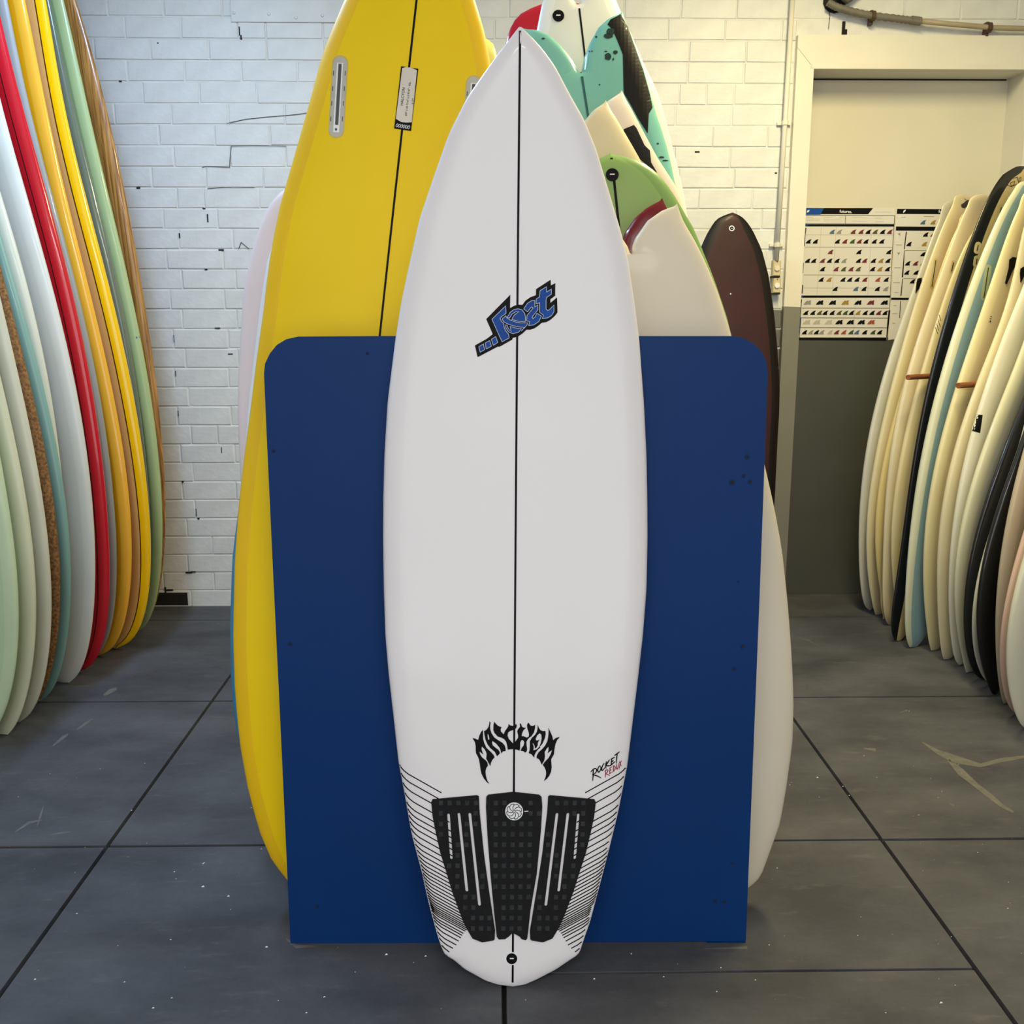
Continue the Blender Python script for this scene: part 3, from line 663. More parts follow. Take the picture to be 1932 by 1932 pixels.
def centre(name, Y, L, cl, left=None, right=None, inner_px=None, mats=None, label=None, T=.062, A=-.03, lean=.10, passes=3, endw=0, group=None, part='hull', band=.035, thin_top=.35, dxl=(1, 0, 0), crown=.22, tip=None, mix=False):
    M = frame((0, Y, 0), dxl, (0, lean, 1)); (ua, va), (ub, vb) = fit(M, L, A, cl); s = (ua-ub)/(va-vb)
    xb = ub-s*vb; M = frame((xb, Y, 0), dxl, (0, lean, 1), s)
    for _ in range(3):
        (ua, va), = fit(M, L, A, cl[:1]); xb -= -ua*1.0; M = frame((xb, Y, 0), dxl, (0, lean, 1), s)
    if DBG: print('DBG', label[:45], L, 's', round(s,3), 'R', [(round(v,2),round(u,3)) for u,v in fit(M,L,A,right)] if right else 0, 'L', [(round(v,2),round(u,3)) for u,v in fit(M,L,A,left)] if left else 0, 'I', [(round(v,2),round(u,3)) for u,v in fit(M,L,A,inner_px)] if inner_px else 0)
    if left and right and mix:
        r_ = fit(M, L, A, right); v_ = min(v for u, v in r_); ext = [(-u, v) for u, v in fit(M, L, A, left) if v < v_-.02]
    else: ext = []
    if inner_px and not tip: tip = inner_px[-1]
    if tip:
        for _ in range(4): L = fit(M, L, A, [tip])[0][1]+(.004 if inner_px else .001)
    R_ = profile([(v, u) for u, v in fit(M, L, A, right)+ext], L, .3, passes, endw) if right else None
    L_ = profile([(v, -u) for u, v in fit(M, L, A, left)], L, .3, passes, endw) if left else None
    vv = (R_ or L_)[0]; uR = (R_ or L_)[1]; uL = (L_ or R_)[1]; inner = None
    if inner_px:
        ut = abs(fit(M, L, A, inner_px[-1:])[0][0])+.002
        uR, uL = [np.array([float(u_) if v_ < L-.03 else float(np.interp(v_, [L-.03, L], [np.interp(L-.03, vv, arr), ut])) for v_, u_ in zip(vv, arr)]) for arr in (uR, uL)]
    if inner_px:
        q = sorted((v, abs(u)) for u, v in fit(M, L, A, inner_px)); vn = q[0][0]; q[0] = (vn, 0.0)
        q = [p for p in q if p[0] < L-.002]; q.append((L, abs(fit(M, L, A, inner_px[-1:])[0][0])))
        inner = (vn, q)
    S, o = make_board(name, M, L, (vv, uL, uR), T=T, A=A, mats=mats, inner=inner, label=label, group=group, part=part, band=band, thin_top=thin_top, crown=crown)
    return S, M, L
B = lambda nm, c, r=.3, **k: mat('board_'+nm, c, r, k.pop('var', .03), k.pop('scale', 4), coat=k.pop('coat', .15), **k)
# ============================================================ HERO BOARD
HL = 1.915; HA = (.035, .11, .42)
hl = [(981, 52), (972, 60), (960, 76), (940, 101), (917, 132.5), (880.5, 185), (847, 252), (821, 325), (791, 414), (768, 517), (756, 575), (746, 639), (731, 759), (725, 860), (723, 940), (722.5, 1020), (724, 1110), (727, 1200), (733, 1270), (741, 1340), (752, 1440), (762, 1491), (776, 1572), (795.5, 1645), (809, 1706), (826, 1768), (834, 1790), (839, 1800), (844, 1804), (854, 1809), (876.5, 1828), (916, 1850), (940, 1858)]
hr = [(981, 52), (990, 57), (1016, 83), (1046, 122.6), (1079, 185), (1102, 225), (1125, 281.6), (1148, 358), (1171.6, 437), (1185, 490), (1198, 576), (1206, 640), (1215, 759), (1220, 860), (1221.5, 940), (1222, 1010), (1220, 1110), (1213, 1200), (1205, 1270), (1196.5, 1340), (1184, 1443), (1167, 1530), (1150, 1600), (1131, 1672.6), (1114, 1737), (1101, 1775), (1094, 1796), (1089, 1802), (1078, 1809), (1050, 1828), (1016, 1846), (992, 1857)]
g0 = on_floor(967, 1862.5)
M = frame((g0.x, g0.y+.0, 0.002), (1, 0, 0), (0, .083, 1))
(un, vn_), = fit(M, HL, HA, [(981, 53)]); M = frame((g0.x, g0.y, .002), (1, 0, 0), (0, .083, 1), un/vn_); HL = vn_
def prof2(pts, sg, L):
    q = sorted((max(0, v), sg*u) for u, v in fit(M, L, HA, pts)); q = [(0, .004)]+[p for p in q if .002 < p[0] < L-.003]+[(L, .002)]
    A_ = np.array(q); vv = np.linspace(0, L, 481); uu = np.interp(vv, A_[:, 0], A_[:, 1])
    for _ in range(8):
        k = uu.copy(); k[1:-1] = (uu[:-2]+2*uu[1:-1]+uu[2:])/4; uu = np.where(vv < .14, uu, k)
    return vv, uu
vv, uL = prof2(hl[1:], -1, HL); _, uR = prof2(hr[1:], 1, HL)
M_whback = mat('board_white_bottom', '#e6e4e4', .3, .01, 3, coat=.3)
H, ho = make_board('surfboard', M, HL, (vv, uL, uR), T=.06, A=HA, mats=[M_white, M_white, M_whback], nv=190, part='hull', crown=.25, band=.045, thin_bot=.3, thin_top=.3,
                   label='big white shortboard with black traction pad in front of the blue panel')
stringer(H, M, HL, HA, M_black, .012, HL-.007, .0042, n=70)
# pinlines along the tail
def cx(y): return 970.8-(y-1200)*.0078
starts = [1438, 1454, 1472, 1491, 1508, 1521, 1533, 1545, 1558, 1571, 1583, 1594, 1604, 1613, 1621.5, 1629.5, 1637, 1645, 1652.5, 1660, 1667, 1673.5, 1679.5, 1685, 1690, 1694.5, 1698.5, 1702.5, 1707, 1714, 1720, 1727, 1737, 1748.5, 1760, 1772.6, 1785.5]
lx = [(p[1], p[0]) for p in hl]
def railx(y): return float(np.interp(y, [p[0] for p in lx], [p[1] for p in lx]))
V, F = [], []
for i, y0 in enumerate(starts):
    x0 = railx(y0)+.8
    if i == 0: xe = 833
    elif y0 < 1500: xe = 848
    elif y0 < 1600: xe = 852+(y0-1500)*.03
    elif y0 < 1706: xe = 858+(y0-1600)*.22
    else: xe = float(np.interp(y0, [1705, 1714, 1726, 1737, 1749, 1759.5, 1772.6, 1786], [879, 874.5, 870, 865.5, 861, 855, 848, 843]))
    base = [(0, 0), (1.6, 4.5), (5, 10.5), (10.5, 16.5), (18, 22.5)]
    P = [(x0+a, y0+b) for a, b in base]; x, y = P[-1]
    sl = .565-(i/37)*.02
    if xe > x+3: P += [(x+(xe-x)*k/8, y+(xe-x)*k/8*sl) for k in range(1, 9)]
    else: P = [p for p in P if p[0] < xe+.5]+[(xe, float(np.interp(xe, [q[0] for q in P], [q[1] for q in P])))]
    for mir in (0, 1):
        Q = [(2*cx(py)-px_, py) if mir else (px_, py) for px_, py in P]
        v, f = stroke(Q, 2.1); n = len(V); V += v; F += [tuple(k+n for k in t) for t in f]
lay(H, 'pinline', (V, F), M_ink, .0004, kind='stuff')
# "lost" logo
S3 = 9.66
def q3(P): return xf(P, S3, 880, 500)
logo = lay(H, 'logo', tri_region(q3([(800, 540), (795, 785), (870, 742), (945, 722), (1020, 727), (1075, 650), (1160, 590), (1265, 550), (1268, 440), (1535, 268), (1538, 372), (1620, 330), (1618, 560), (1530, 625), (1530, 690), (1652, 590), (1660, 865), (1610, 930), (1530, 1000), (1460, 1040), (1370, 1055), (1320, 1100), (1240, 1155), (1165, 1180), (1095, 1180), (1020, 1250), (940, 1305), (845, 1328), (835, 1360), (600, 1492), (575, 1487), (215, 1675), (200, 1670), (155, 1465), (370, 1345), (480, 1260), (360, 985)]), (), 8), M_black, .0008)
lost = [[(715, 745), (722, 880), (640, 940), (612, 975), (640, 1030), (680, 1070), (690, 1150), (730, 1220), (770, 1265), (778, 1330), (650, 1400), (465, 990)],
        [(745, 950), (800, 860), (870, 812), (940, 798), (1010, 815), (1060, 880), (1078, 960), (1070, 1035), (960, 1028), (825, 992), (870, 915), (955, 850), (900, 852), (830, 895), (783, 970)],
        [(650, 985), (715, 925), (735, 960), (800, 1005), (900, 1040), (1000, 1058), (1125, 1055), (1090, 1110), (1000, 1205), (1055, 1138), (960, 1128), (840, 1105), (740, 1070), (680, 1035)],
        [(712, 1090), (740, 1100), (760, 1150), (818, 1215), (795, 1120), (900, 1150), (1005, 1160), (950, 1225), (850, 1252), (770, 1220), (720, 1150)],
        [(1245, 645), (1245, 765), (1300, 730), (1300, 820), (1210, 930), (1195, 960), (1215, 975), (1250, 950), (1285, 880), (1365, 930), (1320, 1030), (1230, 1090), (1135, 1105), (1155, 1030), (1095, 1020), (1105, 920), (1215, 785), (1195, 765), (1160, 790), (1115, 855), (1045, 800), (1110, 700), (1180, 655)],
        [(1460, 395), (1460, 495), (1548, 440), (1545, 535), (1460, 590), (1450, 640), (1450, 800), (1480, 830), (1515, 810), (1595, 730), (1595, 850), (1550, 920), (1480, 965), (1380, 975), (1405, 915), (1335, 865), (1335, 690), (1270, 705), (1272, 620), (1335, 580), (1340, 470)],
        [(228, 1490), (310, 1440), (330, 1545), (250, 1588)], [(343, 1420), (425, 1378), (455, 1480), (362, 1530)], [(455, 1355), (533, 1305), (572, 1410), (492, 1465)]]
V, F, V2, F2 = [], [], [], []
for P in lost:
    v, f = tri_region(q3(P), (), 8); n = len(V); V += v; F += [tuple(k+n for k in t) for t in f]
    v, f = stroke(dense(q3(P), 5, True), .95, True); n = len(V2); V2 += v; F2 += [tuple(k+n for k in t) for t in f]
lay(H, 'blue_letter', (V, F), M_lblue, .0012, parent=logo); lay(H, 'letter_outline', (V2, F2), mat('print_outline', '#b9c6dc', .5), .0015, parent=logo)
# "MAYHEM"
def ql(P): return xf(P, 14.86, 885, 1355)
def qr(P): return xf(P, 14.86, 965, 1355)
may = [(ql([(95, 555), (150, 560), (255, 605), (290, 480), (335, 385), (390, 320), (392, 430), (395, 570), (425, 690), (490, 830), (620, 950), (690, 1030), (718, 1090), (650, 1170), (610, 1260), (600, 1345), (560, 1280), (520, 1200), (480, 1130), (492, 1000), (470, 930), (430, 860), (360, 795), (350, 870), (375, 950), (408, 1022), (350, 980), (292, 930), (310, 1010), (370, 1100), (470, 1180), (515, 1240), (530, 1325), (485, 1390), (462, 1480), (468, 1580), (490, 1680), (520, 1760), (572, 1840), (500, 1795), (410, 1680), (350, 1560), (320, 1430), (300, 1280), (280, 1160), (250, 1080), (195, 980), (185, 900), (185, 780), (165, 670)]), []),
       (ql([(570, 85), (605, 120), (590, 210), (595, 310), (630, 420), (710, 540), (820, 615), (930, 680), (1000, 760), (1025, 850), (1025, 918), (950, 930), (895, 985), (885, 900), (850, 820), (760, 710), (655, 635), (645, 690), (670, 765), (750, 830), (830, 890), (862, 950), (862, 990), (785, 1068), (720, 940), (600, 840), (520, 740), (460, 600), (430, 460), (418, 360), (490, 320), (545, 240), (565, 160)]), [ql([(522, 435), (545, 460), (568, 560), (565, 600), (540, 600), (522, 520)])]),
       (ql([(705, 92), (750, 150), (820, 215), (915, 250), (885, 310), (895, 370), (970, 450), (1010, 350), (1070, 270), (1100, 220), (1105, 155), (1150, 195), (1230, 215), (1290, 190), (1320, 150), (1338, 200), (1325, 270), (1280, 320), (1160, 350), (1095, 400), (1080, 480), (1110, 570), (1240, 710), (1262, 720), (1290, 660), (1338, 600), (1338, 880), (1220, 865), (1120, 872), (1085, 885), (1070, 780), (1040, 660), (990, 590), (920, 550), (800, 510), (710, 410), (680, 330), (683, 200)]), []),
       (qr([(90, 700), (140, 610), (185, 545), (185, 480), (160, 370), (180, 310), (240, 235), (232, 140), (270, 155), (300, 240), (345, 262), (405, 265), (330, 345), (290, 440), (288, 498), (340, 500), (420, 540), (475, 525), (492, 460), (480, 390), (445, 290), (432, 190), (470, 115), (500, 150), (530, 200), (580, 218), (630, 205), (665, 175), (660, 280), (630, 400), (560, 500), (460, 580), (420, 660), (425, 760), (440, 860), (430, 920), (385, 965), (330, 920), (255, 912), (280, 840), (340, 760), (358, 670), (320, 610), (280, 615), (245, 680), (245, 780), (240, 860), (215, 908), (160, 880), (90, 870)]), []),
       (qr([(730, 175), (770, 270), (810, 330), (870, 355), (950, 355), (960, 440), (935, 560), (870, 710), (800, 790), (775, 800), (815, 815), (740, 880), (680, 960), (645, 1040), (640, 1105), (560, 1010), (480, 975), (505, 900), (515, 760), (512, 650), (560, 560), (660, 460), (715, 370), (730, 280)]),
        [qr([(790, 420), (835, 460), (845, 560), (825, 680), (780, 790), (720, 860), (650, 890), (610, 890), (625, 840), (620, 780), (590, 700), (610, 700), (650, 780), (655, 850), (700, 820), (735, 760), (740, 680), (790, 595), (730, 620), (690, 620), (680, 570), (720, 480)])]),
       (qr([(1035, 260), (1090, 380), (1140, 490), (1170, 615), (1240, 550), (1360, 520), (1280, 610), (1230, 730), (1205, 880), (1190, 1010), (1110, 1150), (1120, 1260), (1128, 1380), (1110, 1500), (1060, 1610), (990, 1700), (905, 1765), (950, 1660), (970, 1560), (965, 1480), (935, 1390), (878, 1305), (930, 1220), (1040, 1110), (1100, 1000), (1135, 890), (1080, 930), (1010, 985), (1035, 900), (1038, 795), (980, 860), (930, 950), (940, 1060), (920, 1180), (845, 1305), (800, 1190), (760, 1140), (700, 1115), (710, 1040), (760, 950), (850, 870), (940, 770), (1005, 640), (1030, 500), (1040, 370)]), [])]
V, F = [], []
for P, hs in may:
    v, f = tri_region(P, hs, 8); n = len(V); V += v; F += [tuple(k+n for k in t) for t in f]
lay(H, 'shaper_logo', (V, F), M_black, .0010)
# "ROCKET REDUX"
def q5(P): return xf(P, 21.47, 1105, 1410)
def brush(L_, name, m, wd):
    V, F = [], []
    for P in L_:
        D = dense(smoothc(q5(P), False, 1), 1.2); n_ = len(D); ww = [wd*(.35+.65*math.sin(math.pi*min(1, (k+.6)/(n_)*.85+.12))**.7) for k in range(n_)]
        v, f = stroke(D, ww); n = len(V); V += v; F += [tuple(k+n for k in t) for t in f]
    lay(H, name, (V, F), m, .0008)
brush([[(305, 890), (300, 1100), (285, 1360)], [(205, 1000), (280, 900), (380, 845), (445, 880), (440, 960), (380, 1060), (250, 1110)], [(290, 1120), (430, 1135), (630, 1240)],
       [(570, 735), (500, 830), (480, 950), (520, 1015), (590, 940), (622, 820), (570, 735)], [(755, 640), (690, 720), (640, 850), (655, 955), (740, 870), (785, 790)],
       [(845, 560), (805, 720), (822, 860)], [(960, 495), (890, 620), (805, 740)], [(805, 740), (900, 745), (990, 740)], [(1050, 480), (1035, 600), (1015, 750)], [(1005, 490), (1090, 440), (1175, 390)],
       [(1035, 600), (1080, 560), (1125, 525)], [(975, 750), (1080, 660), (1195, 565)], [(1160, 330), (1250, 265), (1380, 170)], [(1275, 260), (1245, 450), (1240, 650)]], 'model_name', M_black, 2.3)
brush([[(805, 920), (805, 1060), (795, 1220)], [(765, 965), (840, 900), (905, 910), (885, 990), (810, 1070)], [(810, 1065), (900, 1100), (985, 1140)], [(985, 840), (965, 1065)], [(955, 850), (1060, 785)], [(965, 950), (1035, 890)], [(950, 1070), (1055, 1000)],
       [(1125, 750), (1110, 1000)], [(1085, 760), (1160, 735), (1205, 830), (1160, 930), (1075, 1015)], [(1240, 670), (1235, 830), (1262, 895), (1305, 820), (1325, 630)], [(1350, 570), (1440, 760)], [(1440, 530), (1380, 680), (1345, 870)]], 'model_name', mat('print_red2', '#8f0f1c', .5), 1.7)
# traction pad: three foam pieces that are one thing stuck on the deck -> parts
padL = [(816.5, 1507.5), (900, 1500), (903.5, 1502), (905, 1533), (909.5, 1575), (913, 1610), (921.4, 1671), (928.6, 1719), (934, 1755), (933.3, 1770), (931, 1772.6), (909.5, 1776), (891.7, 1769), (879.8, 1748.8), (873, 1734), (863, 1707), (853.6, 1681), (842.9, 1645), (831, 1607), (822.6, 1568.8), (816.7, 1539), (814, 1512)]
sl = [capsule((846.5, 1536), (851.8, 1618), 5.2, 4), capsule((866, 1535), (881, 1679), 5.6, 4), capsule((886.5, 1535), (904.8, 1706), 5.6, 4)]
padC = [(917.5, 1503), (921, 1499), (968.7, 1493.7), (1017, 1499), (1021.5, 1503), (1023, 1520), (1020.5, 1563.6), (1012.5, 1647), (1000.5, 1717), (996, 1758), (994.5, 1769), (992, 1772), (984, 1770), (980, 1765), (967, 1758), (960, 1765), (953, 1770), (941, 1770.5), (937.5, 1766), (932, 1717), (925.4, 1647), (920, 1577.6), (917, 1521.7)]
mirr = lambda P: [(2*cx(y)-x+.8, y) for x, y in P][::-1]
tp_ = root('traction_pad'); tp_.parent = H.root; tp_['label'] = 'black grooved foam traction pad'
pads = [(padL, sl), (padC, []), (mirr(padL), [mirr(s) for s in sl])]
for P, hs in pads:
    po = lay(H, 'pad_piece', tri_region(P, hs, 9), M_pad, .0008, .004, parent=tp_)
    parts = []; st = []
    x0 = min(p[0] for p in P); x1 = max(p[0] for p in P); yy = 1513.0; r = 0
    while yy < 1768:
        xx = x0+2; 
        while xx < x1-4:
            c = [(xx-3.9, yy-4.2), (xx+3.9, yy-4.2), (xx+3.9, yy+4.2), (xx-3.9, yy+4.2)]
            if all(inside(a*1.0+(a-xx)*.25, b+(b-yy)*.25, P) for a, b in c) and not any(inside(a, b, h) for h in hs for a, b in c+[(xx, yy), (xx-3.9, yy), (xx+3.9, yy)]):
                if math.hypot(xx-970, yy-1529) > 22: st.append(c)
            xx += 16.4*(1-(yy-1513)*.00028)
        yy += 19.7
    V, F = [], []
    for c in st:
        n = len(V); V += c; F.append((n, n+1, n+2, n+3))
    lay(H, 'stud', (V, F), M_stud, .0046, .0014, parent=po, kind='stuff')
bd = lay(H, 'pad_badge', tri_region(circle(970, 1529, 16.8, 36), (), 8), M_whitegl, .005, .001, parent=tp_)
V, F = [], []
for k in range(8):
    a0 = 2*math.pi*k/8+.2
    P = [(970+r*math.cos(a0+b), 1529+r*math.sin(a0+b)) for r, b in ((1.5, 0), (5, .1), (9, .32), (12.5, .62), (14.6, .98), (14.2, 1.3), (11.5, 1.42))]
    v, f = stroke(dense(P, 2), 1.25); n = len(V); V += v; F += [tuple(i+n for i in t) for t in f]
v, f = stroke(circle(970, 1529, 15.9, 36), .7, True)
lay(H, 'pinwheel_mark', (V, F), M_ink, .0066, parent=tp_)
v, f = stroke([(989, 1529), (996.5, 1528.5)], 1.3); lay(H, 'badge_dash', (v, f), M_whitegl, .0058, parent=tp_)
leash_plug(H, 965.5, 1808, 10.6, ring=1.7)

# ============================================================ CENTRE RACK, LEFT SIDE
GL = 'boards standing behind the left half of the panel'
yel = B('yellow', '#efca00', .5, col2='#f3d108', scale=3, coat=.0, spec=.25); yel2 = B('yellow_rail', '#ebbf02', .45, coat=.1)
YS, YM, yo = centre('surfboard', 2.13, 2.2, [(788, 0), (720, 632)], mix=True, passes=1, right=[(865, -90), (881, -45), (896, 0), (906, 33), (916, 66), (924, 110), (931, 150)],
    left=[(690, -90), (670, -45), (650, 0), (628, 52), (607, 105), (596, 150), (571, 240), (548, 320), (525, 400), (507, 500), (497, 590), (484, 680), (472, 780), (461, 860), (450, 960), (443, 1060), (440, 1200), (443, 1300), (452, 1400), (468, 1490), (490, 1570), (515, 1628), (541, 1657)],
    mats=[yel, yel2, yel2], label='tall bright yellow surfboard with black stringer and fin boxes', A=-.03, endw=.02, group=GL)
stringer(YS, YM, 2.2, -.03, M_black, .03, 2.17, .0045)
M_fb = mat('fin_box_plastic', '#b9b9b0', .35, .05, 30); M_slot = mat('fin_slot_dark', '#4b4b4c', .5)
for (a, b) in (((642, 119), (634.5, 246)), ((894, 157), (884, 290))):
    o = lay(YS, 'fin_box', tri_region(capsule(a, b, 30), (), 10), mat('fin_box_glass', '#c9b66a', .3, .06, 30), .0003, .0004)
    if o is None: continue
    lay(YS, 'fin_box_rim', tri_region(capsule((a[0], a[1]+1), (b[0], b[1]-1), 26), (), 10), M_fb, .0009, parent=o)
    lay(YS, 'fin_box_track', stroke(dense([(a[0], a[1]+0), (b[0]-.2, b[1]+4)], 10), 11.5), M_whitegl, .0014, parent=o)
    lay(YS, 'fin_slot', stroke(dense([(a[0], a[1]+2), (b[0]+.9, b[1]-10)], 10), 6.2), M_slot, .0018, parent=o)
    V, F = join([stroke([(a[0]+sx*11+(b[0]-a[0])*t, a[1]+(b[1]-a[1])*t-4), (a[0]+sx*11+(b[0]-a[0])*t-.5, a[1]+(b[1]-a[1])*t+5)], 1.4) for t in (.15, .38, .6, .83) for sx in (-1, 1)]+[tri_region(circle(b[0]-.3, b[1]-1.5, 2.4, 10), (), 5)])
    lay(YS, 'fin_box_mark', (V, F), M_slot, .0019, parent=o)
S5 = 5.682
def q6(P): return xf(P, S5, 590, 90)
lb = lay(YS, 'paper_label', tri_region(q6([(948, 200), (1133, 228), (1055, 895), (873, 868)]), (), 10), M_black, .0012)
lay(YS, 'label_field', tri_region(q6([(960, 222), (1000, 212), (1060, 218), (1118, 245), (1062, 802), (1010, 806), (950, 800), (892, 765)]), (), 10), mat('label_paper', '#d9d2c6', .5), .0016, parent=lb)
ux = (-math.sin(math.radians(6.7)), 1)  # unused direction helper
ex = (math.cos(math.radians(-83.5)), math.sin(math.radians(-83.5))); ey = (-math.cos(math.radians(6.5)), -math.sin(math.radians(6.5)))
def ytext(s, P, size, bold=.0):
    p = q6([P])[0]; v, f = text_vf(s, p, (ex[0]*size, ex[1]*size), (ey[0]*size, ey[1]*size), bold); lay(YS, 'label_writing', (v, f), M_ink, .0020, parent=lb)
ytext('HALCYON', (968, 625), 7.2, .01); ytext('6\'9" x 20 7/16" x 2 9/16" - 42L', (1010, 735), 5.2, .015); ytext('# 2M', (1078, 610), 5.2)
V, F = [], []
for k in range(6):
    p = q6([(905+k*25, 836+k*4)])[0]; P = [(p[0]+x*1.0+ -y*.35, p[1]+y) for x, y in circle(0, 0, 1.7, 10, 3.0)]
    v, f = stroke(P, .8, True); n = len(V); V += v; F += [tuple(i+n for i in t) for t in f]
lay(YS, 'label_loops', (V, F), M_whitegl, .0020, parent=lb)

wh1 = B('white_cool', '#e6e9ee', .35); wh2 = B('white_pink', '#e4d6d6', .35); blu = B('blue_rail', '#3f86ad', .35); paly = B('pale_yellow', '#e8e07a', .35)
centre('surfboard', 2.225, 1.75, [(680, 420), (650, 1000)], left=[(545, 400), (519, 447), (503, 497), (493, 563), (483, 640), (468, 766), (461, 860), (458, 960), (462, 1060), (475, 1200)], mats=[wh1, wh1, wh1],
       tip=(695, 385), label='clean white surfboard whose left rail just shows beside the yellow one', group=GL)
centre('surfboard', 2.32, 1.93, [(655, 315), (640, 1000)], left=[(590, 325), (539, 354), (516, 374), (496, 411), (480, 457), (466, 513), (458, 563), (454, 640), (450, 700), (449, 766), (450, 820), (453, 880), (458, 960), (470, 1100)], mats=[wh2, wh2, wh2],
       tip=(655, 300), label='pinkish white round-nosed surfboard outermost behind the yellow one at the left', group=GL)
centre('surfboard', 2.415, 1.6, [(655, 560), (645, 1000)], left=[(500, 700), (458, 900), (439, 1047), (434, 1180), (435.6, 1279), (441, 1345), (451, 1400), (470, 1470)], mats=[blu, blu, blu],
       label='sky blue surfboard showing only a thin rail left of the yellow one', group=GL)
centre('surfboard', 2.90, 2.35, [(890, 62), (860, 400)], tip=(892, 62), right=[(905, 64), (913, 68), (926, 71), (934, 88), (940, 120), (960, 220), (985, 350), (1000, 500)], mats=[paly, paly, paly],
       label='pale yellow round tail poking out between the yellow board and the white nose', group=GL)

# ============================================================ CENTRE RACK, RIGHT SIDE
GR = 'boards standing behind the right half of the panel'
cream = B('cream_fish', '#d4c9b2', .4, coat=.06, col2='#dcd2be', scale=2); creamr = B('cream_rail', '#e6dfd2', .3)
S, M_, o = centre('surfboard', 2.13, 1.64, [(1191, 483), (1290, 1330)],
    right=[(1276, 388), (1291, 420.7), (1311, 454), (1330.6, 493.5), (1354, 550), (1370, 599.5), (1379, 631), (1412, 745), (1443, 880), (1460, 955), (1475, 1036), (1485.6, 1135), (1491.6, 1210), (1495, 1270), (1497, 1330), (1495, 1400), (1493, 1415), (1483.6, 1484), (1472, 1552), (1454, 1602.5), (1435.7, 1653), (1412, 1697.5)],
    inner_px=[(1191, 483), (1193, 464), (1198, 450), (1221, 417), (1251, 396), (1276, 388)], mats=[cream, cream, cream], A=-.02, group=GR, thin_top=.3,
    label='cream swallow-tail board showing both above and right of the blue panel')
dred = B('crimson', '#6d1a22', .25, scale=6, var=.08)
centre('surfboard', 2.225, 1.66, [(1165, 497), (1250, 1300)], right=[(1253, 379), (1258, 392.5), (1275, 425), (1300, 480), (1320, 530), (1350, 620), (1390, 760)],
    inner_px=[(1165, 497), (1176.6, 442), (1198, 411), (1221, 391), (1248, 377.6)], mats=[dred, dred, dred], A=-.02, group=GR, label='dark crimson swallow tail peeping between the green and the cream tails')
grn = B('green', '#85a556', .45, coat=.05, col2='#8dae62', scale=3); grnr = B('green_rail', '#7da05c', .3)
S, M_, L_g = centre('surfboard', 2.32, 1.79, [(1152, 291), (1162, 391)], right=[(1165, 292), (1181.5, 295), (1208, 303), (1231, 318), (1251, 338), (1274, 371), (1291, 401), (1311, 434), (1322, 464), (1345, 520), (1372, 600), (1400, 720), (1415, 850)],
    mats=[grn, grnr, grn], A=-.02, tip=(1152, 290.5), group=GR, label='light green round-tail board with a black leash plug')
stringer(S, M_, L_g, -.02, M_ink, .3, L_g-.012, .006); leash_plug(S, 1155, 330, 12.2)
crA = B('cream_pale', '#d6c8a0', .3, col2='#dccfae', scale=3); crB = B('cream_white', '#e0d4c4', .3)
centre('surfboard', 2.415, 1.99, [(1078, 262), (1170, 1200)], right=[(1142, 193), (1158, 215), (1181.5, 255), (1208, 301), (1230, 350), (1262, 430), (1300, 560), (1330, 720)],
    inner_px=[(1078, 262), (1103, 228), (1118.6, 208.7), (1142, 193)], mats=[crA, crA, crA], A=-.02, group=GR, label='plain cream swallow tail right behind the green tail')
S, M_, o = centre('surfboard', 2.51, 2.06, [(1108, 262), (1200, 1200)], right=[(1172, 174), (1188, 199), (1208, 237), (1228, 275), (1248, 311), (1268, 338), (1281, 364), (1296, 411), (1320, 480), (1345, 600), (1360, 720)],
    inner_px=[(1108, 262), (1125, 215), (1145, 192), (1172, 174)], mats=[crB, crB, crB], A=-.02, group=GR, label='off-white swallow tail wearing a black traction patch beside the cream tail')
lay(S, 'traction_pad', tri_region([(1176.6, 244.5), (1195, 237), (1200, 243), (1215, 275), (1225, 285), (1228, 308), (1238.5, 326), (1210, 303), (1180, 275)], (), 8), M_pad, .0006, .003)
def teal_mat():
    m = mat('board_teal', '#74b3a5', .28, .05, 4, coat=.4); return m
teal = teal_mat(); tealr = B('teal_rail', '#7cbcb0', .25)
S, M_, o = centre('surfboard', 2.61, 2.2, [(1096, 143), (1107, 215)], right=[(1173, 25), (1185, 50), (1198, 86), (1215, 132), (1228, 179), (1234.5, 205), (1251, 252), (1264, 298), (1270, 330), (1285, 400), (1300, 500), (1310, 620)],
    inner_px=[(1096, 143), (1102, 109), (1112, 83), (1128.5, 53), (1148, 35), (1173, 25)], mats=[teal, tealr, teal], A=-.02, group=GR, label='turquoise swallow tail with a broad black side patch and dark blotches')
stringer(S, M_, 2.2, -.02, mat('stringer_dark_teal', '#17504c', .4), 1.5, 2.08, .006)
lay(S, 'black_patch', tri_region([(1171, 27), (1184, 50), (1196.5, 86), (1213, 132), (1226, 179), (1231, 203), (1224, 215), (1222, 252), (1205, 226), (1190, 198), (1178, 178), (1176.5, 172), (1175, 103), (1164, 75), (1155, 56), (1146, 46), (1152, 37)], (), 7), B('patch_black', '#0c0c0c', .45, coat=0, spec=.2), .0007)
